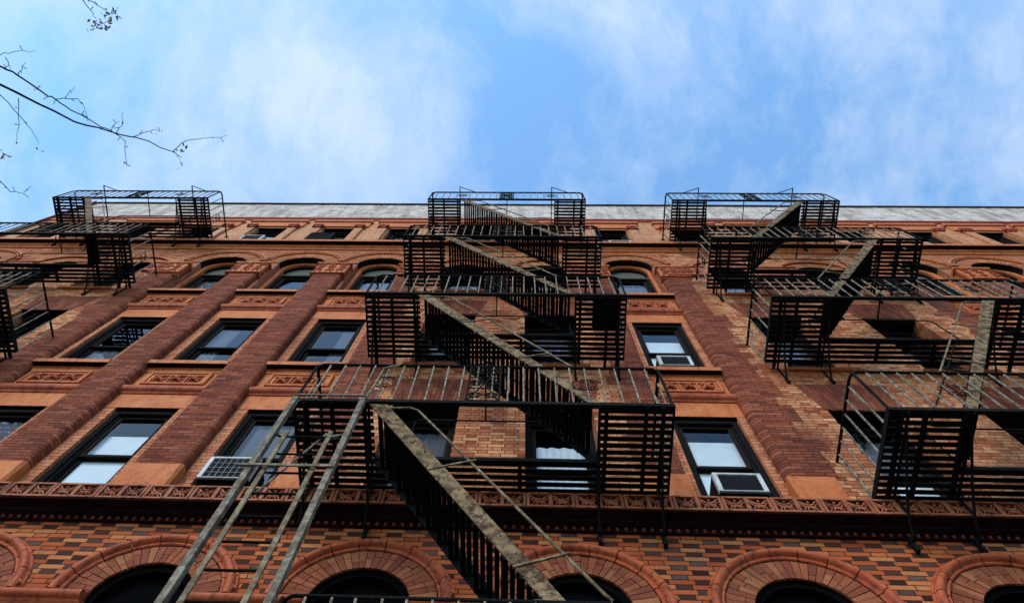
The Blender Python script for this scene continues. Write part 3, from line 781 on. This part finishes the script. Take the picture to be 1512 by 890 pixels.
for h in HEADS:
    mb = MB()
    if len(h) == 5:
        xa, xb, y, dp, zb = h; mb.box(xa + .001, xb - .001, y + .008, y + dp, zb - .012, zb + .004)
    else:
        c, r, y, dp, zb, P = h
        for (ax, az), (bx, bz) in zip(P, P[1:]): mb.quad((ax, y + .003, az), (ax, y + dp, az), (bx, y + dp, bz), (bx, y + .003, bz))
    mb.build('window_head', 'frame', B)

# ------------------------------------------------------------------ fire escapes
YF = -1.2; YB = -.2
PLZ = [4.70, 8.45, 12.04, 15.70, 19.60]
def ring_path(x0, x1, yf, yb, z, r=.09, n=5):
    P = [(x0, yb, z)]
    P += [(x0 + r * (1 - cos(t)), yf + r * (1 - sin(t)), z) for t in [i * pi / 2 / n for i in range(n + 1)]]
    P += [(x1 - r * (1 - sin(t)), yf + r * (1 - cos(t)), z) for t in [i * pi / 2 / n for i in range(n + 1)]]
    return P + [(x1, yb, z)]
def curl(mb, x, y, z, r, s=1, ax='x', th=.007, turns=11):
    for q0 in (0,):
        pts = []
        for q in range(turns):
            rr = r * (1 - q / (turns + 3)); a = q * .75
            if ax == 'x': pts.append((x + s * rr * cos(a), y, z + rr * sin(a)))
            else: pts.append((x, y + s * rr * cos(a), z + rr * sin(a)))
        mb.tube(pts, th, 4)
def fire_escape(cx, s, half, label, lowest=0, floors=5, shift=0.0):
    fe = empty('fire_escape', (cx, 0, PLZ[lowest]), label=label, cat='fire escape', group='black iron fire escapes on the facade')
    X = lambda l: cx + s * l
    hx0, hx1, hy = -1.10, 1.16, -.56
    for k in range(lowest, 5):
        z = PLZ[k]; hatch = k > 0
        # platform
        mb = MB(); x0, x1 = (cx - half, cx + half) if k else (-1.52, 1.05)
        mb.box(x0, x1, YF - .012, YF + .0, z - .036, z + .02); mb.box(x0, x1, YF, YF + .03, z - .036, z - .03)
        mb.box(x0, x1, YB - .012, YB, z - .04, z + .012)
        for x in (x0, x1 - .012): mb.box(x, x + .012, YF, YB, z - .045, z + .03)
        for l in ((hx0 - .09, hx1 + .06, hx0 - .42, hx1 + .45, -half + .12, half - .12) if k else (-.9, -.2, .6, 1.1)):
            mb.box(X(l) - .006, X(l) + .03, YF, YB + .14, z - .05, z - .006)
        if hatch:
            for l in (-.42, .38): mb.box(X(l) - .02, X(l) + .02, hy - .02, YB, z - .045, z - .006)
            mb.box(*sorted((X(hx0), X(hx1))), hy - .025, hy + .012, z - .05, z + .01)
        fr = mb.build('platform', 'iron', fe)
        mb = MB(); y = YF + .045; i = 0
        while y < YB - .02:
            w = .048; dz = random.uniform(-.004, .004)
            if hatch and y < hy - .03:
                a, b = sorted((X(-half + .01), X(hx0))); mb.box(a, b, y, y + w, z - .005 + dz, z + .008 + dz)
                a, b = sorted((X(hx1), X(half - .01))); mb.box(a, b, y, y + w, z - .005 + dz, z + .008 + dz)
            else: mb.box(x0 + .013, x1 - .013, y, y + w, z - .005 + dz, z + .008 + dz)
            y += .0765
        mb.build('slat_deck', 'iron', fr)
        # railing
        mb = MB()
        if k: mb.tube(ring_path(x0 + .01, x1 - .01, YF, -.01, z + .9), .019, 6)
        else: mb.tube(ring_path(x0 + .01, x1 - .01, YF, -.01, z + .9)[:7] + [(.58, YF, z + .9), (.62, YF, z + .82), (.62, YF, z)], .014, 6)
        P = ring_path(x0 + .01, x1 - .01, YF - .001, YB, z + .1, .02, 2); 
        for px in (x0 + .012, x1 - .012): mb.box(px - .04, px + .04, -.012, .003 - .1 * (1 if False else 0), z + .84, z + .96)
        for q in ((x0 + .02, x1 - .02) if k else (x0 + .02,)): mb.bar((q, YF, z - .02), (q, YF, z + .88), .022)
        mb.bar((X(.0) - .008, YF + .0, z + .9), (X(.0) - .008, hy, z + .86), .018)
        ra = mb.build('railing', 'iron', fe)
        bb = MB(); wd = (x1 if k else .6) - x0; n = int(round(wd / .163))
        for i in range(1, n):
            x = x0 + wd * i / n + random.uniform(-.004, .004); bb.bar((x, YF, z), (x + random.uniform(-.006, .006), YF, z + .885), .0155)
        for px in ((x0 + .01, x1 - .01) if k else (x0 + .01,)):
            for i in range(1, 7):
                y = YF + i * .165; bb.bar((px, y, z), (px, y, z + .885), .0155)
        bb.build('balusters', 'iron_bar', ra)
        if not k: continue
        ob = MB()
        for sx in (-1, 1):                      # dense centre panel
            for q in (0, 1, 2):
                zc = z + .15 + .29 * q
                curl(ob, cx + sx * .085, YF - .006, zc, .075, sx, 'x', .009); curl(ob, cx + sx * .085, YF - .006, zc, .075, -sx, 'x', .008)
            ob.bar((cx - .16, YF - .004, z + .04 + (.82 if sx > 0 else 0)), (cx + .16, YF - .004, z + .86 - (.82 if sx > 0 else 0)), .012)
            ob.bar((cx + sx * .165, YF, z), (cx + sx * .165, YF, z + .88), .02)
        for q in (.04, .33, .60, .86): ob.bar((cx - .165, YF - .003, z + q), (cx + .165, YF - .003, z + q), .012)
        ob.build('scroll_ornament', 'iron', ra)
        for sx in (-1, 1):                      # side motifs
            c = cx + sx * 1.08; ob = MB()
            for q in range(4):
                curl(ob, c + .07 * cos(q * pi / 2 + .78), YF - .005, z + .45 + .12 * sin(q * pi / 2 + .78), .05, 1 if q % 2 else -1, 'x', .005)
            ob.bar((c, YF - .003, z + .3), (c, YF - .003, z + .6), .012)
            for t_ in (-1, 1): ob.tube([(c + .2 * cos(i * pi / 8) * .8, YF - .003, z + .45 + t_ * .13 * sin(i * pi / 8)) for i in range(9)], .0045, 4)
            ob.build('scroll_ornament', 'iron', ra); ob = MB()
            px = cx + sx * (half - .01)
            ob.bar((px, -.6, z + .3), (px, -.6, z + .6), .012)
            for q in range(4): curl(ob, px, -.6 + .07 * cos(q * pi / 2 + .78), z + .45 + .12 * sin(q * pi / 2 + .78), .05, 1 if q % 2 else -1, 'y', .006)
            ob.build('scroll_ornament', 'iron', ra)
        if hatch:
            gb = MB(); gb.tube([(X(hx0 + .3), hy, z + .0), (X(hx0 + .3), hy, z + .8), (X(hx0 + .36), hy, z + .86), (X(hx1 - .1), hy, z + .86), (X(hx1 - .04), hy, z + .8), (X(hx1 - .04), hy, z)], .011, 5)
            gb.build('hatch_guard', 'iron', ra)
        # brackets
        for l in (-half + .12, hx0 - .03, hx1 + .0, hx1 + .62):
            kb = MB(); x = X(l)
            kb.tube([(x, YF + .12, z - .05), (x, -.85, z - .12), (x, -.45, z - .26), (x, -.22, z - .38), (x, -.115, z - .5)], .014, 5)
            kb.bar((x, YF, z - .058), (x, -.1, z - .058), .022); wy = -.02 if k <= 1 else WY
            kb.bar((x, wy - .015, z - .62 if k <= 1 else z - .56), (x, wy - .015, z - .42), .035, .05)
            kb.bar((x, -.115, z - .5), (x, wy, z - .5), .026)
            if k <= 1: kb.bar((x, -.27, z - .06), (x, -.27, z - .33), .02)
            curl(kb, x, -.62, z - .10, .045, 1, 'y', .007)
            kb.bar((x, wy - .02, z - .05), (x, wy - .02, z - .5), .02)
            kb.build('bracket', 'iron', fe)
        # stairs to the platform below
        if k > lowest or k == 1:
            zl = PLZ[k - 1]; H = z - zl; xt, xb = -1.06, 1.14
            if k == 1: zl = PLZ[0]; H = z - zl
            stc = MB(); L = xb - xt; nx, nz = H / sqrt(H * H + L * L), L / sqrt(H * H + L * L); d = .076
            def plate(y0, y1, e0=.0, e1=0.0):
                a = [(X(xt - nx * d), z - nz * d + .0), (X(xt + nx * d), z + nz * d - .0), (X(xb + nx * d), zl + nz * d), (X(xb - nx * d), zl - nz * d + .08)]
                vs = [(p[0], y0, p[1]) for p in a] + [(p[0], y1, p[1]) for p in a]
                stc.add(vs, [(0, 1, 2, 3), (4, 7, 6, 5), (0, 4, 5, 1), (1, 5, 6, 2), (2, 6, 7, 3), (3, 7, 4, 0)])
            tr = MB(); nt = 19
            for i in range(1, nt):
                f = i / nt; l = xt + L * f; zz = z - H * f
                a, b = sorted((X(l - .06), X(l + .075)))
                tr.box(a, a + .036, YF + .028, hy - .012, zz - .006, zz + .006); tr.box(a + .048, a + .084, YF + .028, hy - .012, zz - .006, zz + .006); tr.box(a + .096, b, YF + .028, hy - .012, zz - .006, zz + .006)
                tr.box(a, b, YF + .026, YF + .034, zz - .03, zz + .004); tr.box(a, b, hy - .02, hy - .012, zz - .03, zz + .004)
                tr.box(a, a + .008, YF + .03, hy - .014, zz - .04, zz)
            sc = empty('staircase', (0, 0, 0)); sc.parent = fe
            sc.location = (0, 0, 0)
            plate(YF + .012, YF + .024)
            for i in range(1, nt):
                f = i / nt
                for e in (-.04, .035): stc.ball((X(xt + L * f + nx * e), YF + .012, z - H * f + nz * e), .011, 5, 3)
            stc.build('stringer', 'iron_flake', sc, fix=True)
            stc = MB(); plate(hy - .008, hy + .004); stc.build('stringer', 'iron', sc, fix=True)
            tr.build('treads', 'iron', sc)
            for y, tk in ((YF + .018, .0125), (hy, .0125)):
                hb = MB(); g = .42; zz = lambda l: z - H * (l - xt) / L
                P = [(X(xt + .03), y, z - .13), (X(xt + g - .06), y, z - .105), (X(xt + g + .02), y, z - .16), (X(xb - .20), y, zl + 1.0), (X(xb - .165), y, zl + .96), (X(xb - .175), y, zl + .925), (X(xb - .23), y, zl + .912), (X(xb - .66), y, zl + .93)]
                hb.tube(P, tk, 6)
                for f in (.33, .66):
                    l = xt + L * f; hb.bar((X(l - nx * .06), y - .01, zz(l) - nz * .06), (X(l + .34), y - .01, zz(l + .34 - g)), .016, .016)
                hb.build('handrail', 'iron_brown' if y < -1 else 'iron', sc, fix=True)
    # rods over the top platform
    z = PLZ[4]
    for l in (-1.2, 1.12):
        kb = MB()
        kb.bar((X(l), YF - .13, z + 1.02), (X(l), -.5, z + .98), .022); kb.bar((X(l), YF - .12, z + 1.02), (X(l + .42), YF, z + .91), .016)
        kb.bar((X(l), -.5, z + .98), (X(l), -.5, z), .02)
        kb.build('top_hook', 'iron', fe)
    return fe
fire_escape(-.38, 1, 1.90, 'black iron fire escape with the drop ladder at its side')
fire_escape(5.53, -1, 1.96, 'black iron fire escape whose stairs slope the opposite way to those beside the drop ladder', 1)
fire_escape(-9.62, 1, 1.94, 'black iron fire escape at the building corner behind the bare tree twigs', 1)

# drop ladder
dl = empty('drop_ladder', (-1.84, -1.33, 4.2), label='grey weathered iron drop ladder hanging straight down past the brick arches', cat='ladder')
for x in (-2.18, -1.52):
    mb = MB(); mb.box(x - .025, x + .025, -1.345, -1.335, 4.6, 8.27); mb.box(x - .025, x - .018, -1.335, -1.30, 4.6, 8.27); mb.box(x + .018, x + .025, -1.335, -1.29, 4.6, 8.27)
    mb.build('guide_rail', 'iron_grey', dl)
for x in (-2.06, -1.67):
    mb = MB(); mb.box(x - .019, x + .019, -1.33, -1.312, 4.2, 7.56); mb.build('side_rail', 'iron_brown', dl)
z = 4.5
while z < 7.5:
    mb = MB(); mb.tube([(-2.06, -1.30, z), (-1.67, -1.30, z)], .011, 6); mb.build('rung', 'iron', dl); z += .3
def lb(name, f):
    mb = MB(); f(mb); mb.build(name, 'iron_grey', dl)
lb('cross_bar', lambda m: m.bar((-2.2, -1.35, 8.25), (-1.5, -1.35, 8.25), .016))
lb('cross_bar', lambda m: m.bar((-2.28, -1.355, 6.93), (-1.5, -1.355, 6.93), .03, .012))
lb('stop_hook', lambda m: m.bar((-2.16, -1.28, 7.58), (-2.05, -1.32, 7.45), .03))
lb('stop_hook', lambda m: m.bar((-1.54, -1.28, 7.58), (-1.68, -1.32, 7.45), .03))
lb('hanger_arm', lambda m: (m.tube([(-1.5, -1.33, 8.22), (-1.49, -1.3, 8.5), (-1.47, -1.27, 9.1), (-1.35, -1.22, 9.33)], .016, 6), m.bar((-1.52, -1.33, 8.24), (-1.52, -1.2, 8.43), .02)))
lb('hanger_arm', lambda m: m.tube([(-2.2, -1.33, 8.22), (-2.2, -1.22, 8.4)], .016, 6))
lb('stay_rod', lambda m: m.bar((-2.05, -1.28, 6.6), (-1.72, -1.28, 7.6), .014))

# sheets lying on the decks
for (x0, x1, y0, y1, z), lab in (((1.04, 1.44, -1.13, -.66, 12.058), 'square black tray lying on the fire escape deck two storeys above the main cornice'),
                                 ((-8.58, -8.36, -1.17, -.57, 15.718), 'narrow black tray lying on the fire escape deck near the building corner')):
    mb = MB(); mb.box(x0, x1, y0, y1, z, z + .012); mb.box(x0, x1, y0, y0 + .01, z + .012, z + .05); mb.box(x0, x1, y1 - .01, y1, z + .012, z + .05)
    mb.box(x0, x0 + .01, y0 + .01, y1 - .01, z + .012, z + .05); mb.box(x1 - .01, x1, y0 + .01, y1 - .01, z + .012, z + .05)
    tag(mb.build('metal_tray', 'sheet'), lab, 'metal tray')

# ------------------------------------------------------------------ window air conditioners
def aircon(x, z, w, h, label, y=-.2, dark=False, grid=False, depth=.42):
    e = empty('air_conditioner', (x, 0, z), label=label, cat='air conditioner', group='air conditioners in the windows')
    a, b = x - w / 2, x + w / 2; cas = 'ac_black' if dark else 'ac_white'; t_ = .035
    mb = MB(); mb.box(a + .01, b - .01, y + .03, y + depth, z, z + h - .01); mb.build('casing', 'ac_black', e)
    mb = MB(); mb.bbox(a, a + .05, y, y + .05, z, z + h, .006); mb.bbox(b - .05, b, y, y + .05, z, z + h, .006)
    mb.bbox(a + .05, b - .05, y, y + .05, z + h - t_, z + h, .006); mb.bbox(a + .05, b - .05, y, y + .05, z, z + .02, .006)
    mb.build('rear_frame', cas, e)
    mb = MB()
    n = int((h - .06) / .016)
    for i in range(n): mb.box(a + .05, b - .05, y + .012, y + .02, z + .022 + i * .016, z + .030 + i * .016)
    mb.build('grille', 'ac_black' if dark else 'ac_dark', e)
    if grid:
        mb = MB()
        for i in range(1, 7): mb.box(a + .05 + (w - .1) * i / 7 - .002, a + .05 + (w - .1) * i / 7 + .002, y + .006, y + .011, z + .02, z + h - t_)
        for i in range(1, 4): mb.box(a + .05, b - .05, y + .004, y + .0105, z + .02 + (h - .055) * i / 4 - .002, z + .02 + (h - .055) * i / 4 + .002)
        mb.build('wire_grid', 'grille_wire', e)
    mb = MB(); mb.box(a - .0, a + .012, y + .05, y + .3, z, z + h); mb.box(b - .012, b, y + .05, y + .3, z, z + h); mb.box(a + .012, b - .012, y + .051, y + .3, z + h - .01, z + h)
    mb.build('side_panel', 'ac_black', e)  # sides coloured black for the shadow beside the white units
aircon(2.34, 8.60, .52, .36, 'white framed air conditioner on the main cornice beside the plain brick bay', -.17)
aircon(-3.20, 8.66, .58, .44, 'white air conditioner with pale wire grid in the window behind the drop ladder', -.17, grid=True)
aircon(2.31, 12.02, .50, .36, 'white framed air conditioner on a sill above a terracotta panel of three rosettes', -.14)
aircon(-6.84, 19.56, .56, .66, 'pale air conditioner in the top storey window beside the fire escape at the corner', -.13)
aircon(-5.14, 19.60, .62, .92, 'black air conditioner in a top storey window below the whitewashed parapet', -.14, dark=True)
aircon(2.42, 19.56, .55, .35, 'pale air conditioner in the top storey window between two fire escapes', -.13)

# ------------------------------------------------------------------ the tree
M['bark'] = plain('bark', (.035, .025, .022), .9, .1, .4, 14)
M['bark_trunk'] = plain('grey_bark', (.10, .085, .07), .95, .1, .5, 6)
M['leaf_pale'] = plain('pale_leaf', (.42, .38, .30), .8)
M['leaf_green'] = plain('small_leaf', (.16, .22, .06), .7)
M['leaf_red'] = plain('rusty_leaf', (.35, .12, .06), .7)
RM = None
def rotm():
    rx, ry, rz = radians(163.19925), radians(-2.385754), radians(.166807)
    c, s_ = cos, sin
    A = [[1, 0, 0], [0, c(rx), -s_(rx)], [0, s_(rx), c(rx)]]; Bm = [[c(ry), 0, s_(ry)], [0, 1, 0], [-s_(ry), 0, c(ry)]]; C = [[c(rz), -s_(rz), 0], [s_(rz), c(rz), 0], [0, 0, 1]]
    mm = lambda P, Q: [[sum(P[i][k] * Q[k][j] for k in range(3)) for j in range(3)] for i in range(3)]
    return mm(C, mm(Bm, A))
RM = rotm()
def at(px, py, d):
    v = [(px - 724.584) / 1115.896, -(py - 419.389) / 1115.896, -1]
    w = [sum(RM[i][j] * v[j] for j in range(3)) for i in range(3)]; L = sqrt(sum(c * c for c in w))
    return (w[0] / L * d, -4.5 + w[1] / L * d, 1.6 + w[2] / L * d)
tree = empty('street_tree', (-7.2, -6.2, 0), label='bare street tree reaching thin dark twigs with few leaves across the sky', cat='tree')
mb = MB(); T = [(-7.2, -6.2, 0), (-7.15, -6.15, 1.5), (-7.22, -6.1, 3.2), (-7.1, -6.0, 5.0), (-7.0, -5.95, 6.6), (-7.1, -5.9, 8.4), (-7.0, -5.9, 10.0), (-7.1, -5.8, 11.6)]
mb.tube(T, [.17, .13, .12, .105, .09, .07, .05, .02], 10); mb.build('trunk', 'bark_trunk', tree)
def wig(P, amp, n=4):
    out = [P[0]]
    for a, b in zip(P, P[1:]):
        for i in range(1, n + 1):
            f = i / n; e = 0 if i == n else amp
            out.append(tuple(a[j] + (b[j] - a[j]) * f + random.uniform(-e, e) for j in range(3)))
    return out
def branch(name, pts, r0, r1, start=None, d=8.6, dd=0.0, twigs=True):
    P = [at(x, y, d + dd * i) for i, (x, y) in enumerate(pts)]
    if start: P = [start] + P
    P = wig(P, .012, 3); n = len(P)
    mb = MB(); mb.tube(P, [r0 + (r1 - r0) * i / (n - 1) for i in range(n)], 5)
    if twigs:
        for i in range(4 if start else 2, n - 1, 2):
            if random.random() < .75:
                p = P[i]; q = tuple(p[j] + random.uniform(-.05, .05) for j in range(3)); mb.tube([p, q], [.003, .004], 4)
    return mb.build(name, 'bark', tree)
b1 = branch('limb', [(0, 125), (60, 155), (110, 180), (165, 195), (200, 203), (255, 224), (268, 232)], .0135, .003, (-7.05, -5.95, 5.6))
b2 = branch('limb', [(0, 98), (27, 112), (65, 138), (82, 147), (105, 163), (150, 188), (165, 194)], .010, .004, (-7.05, -5.95, 6.2))
b3 = branch('limb', [(-40, 70), (0, 82), (20, 77), (52, 75)], .006, .002, (-7.05, -5.9, 7.0))
b4 = branch('limb', [(-30, 110), (0, 140), (30, 172), (45, 190), (58, 212)], .006, .002, (-7.05, -5.95, 5.9))
b5 = branch('limb', [(-40, 230), (0, 268), (15, 283), (35, 286), (46, 275)], .006, .002, (-7.0, -5.95, 5.4))
b6 = branch('limb', [(60, -80), (122, 0), (138, 20), (143, 33)], .006, .0025, (-7.05, -5.9, 8.2), 8.8)
b7 = branch('limb', [(70, -60), (130, 0), (150, 12), (163, 22)], .006, .0025, (-7.05, -5.9, 8.6), 8.8)
for pts in ([(27, 112), (33, 103), (38, 92)], [(82, 147), (115, 146), (123, 155), (130, 182)], [(97, 146), (100, 140), (110, 127)], [(165, 194), (185, 208), (187, 240), (192, 246)],
            [(165, 193), (169, 184), (175, 178)], [(195, 203), (215, 195), (232, 192), (237, 195)], [(255, 224), (275, 208), (300, 204), (320, 203), (335, 200)],
            [(27, 145), (27, 170), (25, 213)], [(55, 133), (58, 127), (60, 130)], [(8, 85), (12, 95), (16, 104)], [(172, 196), (180, 186), (181, 165)]):
    branch('twig', pts, .0045, .0018)
def leaves(px, py, n, sp, mat, d=8.8, sz=.022, dirv=None):
    mb = MB(); c = at(px, py, d)
    for i in range(n):
        p = [c[j] + random.gauss(0, sp) for j in range(3)]
        if dirv: p = [c[j] + dirv[j] * i / n + random.gauss(0, sp * .3) for j in range(3)]
        u = [random.gauss(0, 1) for _ in range(3)]; L = sqrt(sum(q * q for q in u)); u = [q / L for q in u]
        w = [random.gauss(0, 1) for _ in range(3)]; dt = sum(u[j] * w[j] for j in range(3)); w = [w[j] - dt * u[j] for j in range(3)]; L = sqrt(sum(q * q for q in w)); w = [q / L for q in w]
        s1 = sz * random.uniform(.7, 1.3); s2 = s1 * .45
        P = [tuple(p[j] + a * s1 * u[j] + b * s2 * w[j] for j in range(3)) for a, b in ((-1, 0), (-.3, 1), (.5, .8), (1, 0), (.5, -.8), (-.3, -1))]
        mb.add(P, [tuple(range(6))])
    return tag(mb.build('foliage', mat, tree))
leaves(139, 38, 16, .035, 'leaf_pale'); leaves(160, 32, 20, .05, 'leaf_pale'); leaves(168, 20, 16, .04, 'leaf_pale'); leaves(152, 43, 10, .03, 'leaf_pale')
leaves(269, 219, 8, .028, 'leaf_green', 8.6); leaves(270, 241, 8, .02, 'leaf_green', 8.6, .012); leaves(4, 231, 5, .03, 'leaf_red', 8.6, .03); leaves(57, 223, 4, .02, 'bark', 8.6, .015)
leaves(236, 193, 3, .02, 'leaf_green', 8.6, .015); leaves(24, 212, 3, .012, 'bark', 8.6, .012); leaves(191, 244, 3, .01, 'bark', 8.6, .010); leaves(301, 197, 3, .02, 'leaf_green', 8.6, .01)

# ------------------------------------------------------------------ sky and light
SKYMUL = (2.8, 3.7, 3.9)
SUN_EL = radians(37); SUN_AZ = radians(-28)   # azimuth from -Y (in front of the facade), to the left
W = bpy.data.worlds.new('World'); S.world = W; W.use_nodes = True
t = NT(W.node_tree); W.node_tree.nodes.clear()
out = t.n('ShaderNodeOutputWorld'); bg = t.n('ShaderNodeBackground'); t.put(out.inputs[0], bg.outputs[0])
sky = t.n('ShaderNodeTexSky'); sky.sky_type = 'NISHITA'; sky.sun_disc = False; sky.sun_elevation = SUN_EL
sd = (-sin(radians(28)) * cos(SUN_EL), -cos(radians(28)) * cos(SUN_EL), sin(SUN_EL))
sky.sun_rotation = math.atan2(sd[0], sd[1]); sky.air_density = 1.0; sky.dust_density = .6; sky.ozone_density = 1.4
d = t.n('ShaderNodeTexCoord').outputs['Generated']
sp = t.n('ShaderNodeSeparateXYZ'); t.put(sp.inputs[0], d)
zz = t.m('MAXIMUM', sp.outputs[2], .12)
cv = t.n('ShaderNodeCombineXYZ'); t.put(cv.inputs[0], t.m('DIVIDE', sp.outputs[0], zz)); t.put(cv.inputs[1], t.m('DIVIDE', sp.outputs[1], zz))
P = cv.outputs[0]
wv = t.n('ShaderNodeVectorMath', operation='ADD'); t.put(wv.inputs[0], P)
wc = t.n('ShaderNodeTexNoise'); t.put(wc.inputs['Vector'], P); wc.inputs['Scale'].default_value = 1.6; wc.inputs['Detail'].default_value = 4
ws = t.n('ShaderNodeVectorMath', operation='MULTIPLY_ADD'); t.put(ws.inputs[0], wc.outputs[1]); ws.inputs[1].default_value = (.22, .30, 0); ws.inputs[2].default_value = (-.11, -.15, 0)
t.put(wv.inputs[1], ws.outputs[0]); Q = wv.outputs[0]
n1 = t.noise(t.scl(Q, 1.35, .8, 1), 2.6, 8, .58, .2); n2 = t.noise(t.scl(Q, 1.3, .85, 1), 6.5, 8, .66, .25)
n3 = t.noise(t.scl(Q, 1.2, .9, 1), 19, 5, .6)
nn = t.m('ADD', t.m('ADD', t.m('MULTIPLY', n1, .42), t.m('MULTIPLY', n2, .40)), t.m('MULTIPLY', n3, .18))
def lobe(x, y, rx, ry, amp):
    v = t.n('ShaderNodeVectorMath', operation='SUBTRACT'); t.put(v.inputs[0], Q); v.inputs[1].default_value = (x, y, 0)
    l = t.n('ShaderNodeVectorMath', operation='LENGTH'); t.put(l.inputs[0], t.scl(v.outputs[0], 1 / rx, 1 / ry, 0))
    return t.m('MULTIPLY', t.m('POWER', 2.718, t.m('MULTIPLY', t.m('MULTIPLY', l.outputs['Value'], l.outputs['Value']), -1.0)), amp)
for lb_ in ((-.38, .0, .17, .22, .10), (-.24, .10, .12, .09, .07), (.12, -.03, .05, .09, .12), (.64, .0, .08, .2, .08), (-.03, .05, .07, .2, -.09), (-.60, .09, .09, .10, -.16), (.36, .07, .16, .14, -.05), (-.62, -.08, .1, .05, .1)):
    nn = t.m('ADD', nn, lobe(*lb_))
mask = t.rng(nn, .425, .70)
skyg = t.mix(1.0, sky.outputs[0], SKYMUL, 'MULTIPLY')
cloud = t.mix(t.rng(n2, .3, .7), (6.6, 7.9, 9.6), (7.5, 8.6, 10.1))
t.put(bg.inputs[0], t.mix(t.m('MULTIPLY', mask, .74), skyg, cloud)); bg.inputs[1].default_value = .1
L = bpy.data.lights.new('sun', 'SUN'); L.energy = 1.6; L.angle = radians(22); L.color = (1, .92, .80)
lo = bpy.data.objects.new('sun', L); COL.objects.link(lo)
from mathutils import Vector
lo.rotation_euler = Vector(sd).to_track_quat('Z', 'Y').to_euler()

# ------------------------------------------------------------------ camera
cam = bpy.data.cameras.new('camera'); co = bpy.data.objects.new('camera', cam); COL.objects.link(co); S.camera = co
cam.sensor_width = 36; cam.sensor_fit = 'HORIZONTAL'; cam.lens = 1115.896 / 1512 * 36
cam.shift_x = (756 - 724.584) / 1512; cam.shift_y = (419.389 - 445) / 1512
cam.clip_end = 2000; cam.clip_start = .05
co.location = (0, -4.5, 1.6); co.rotation_euler = (radians(163.19925), radians(-2.385754), radians(.166807))
S.view_settings.view_transform = 'Standard'; S.view_settings.look = 'None'; S.view_settings.gamma = 1; S.view_settings.exposure = .15
S.cycles.max_bounces = 6; S.cycles.transparent_max_bounces = 8
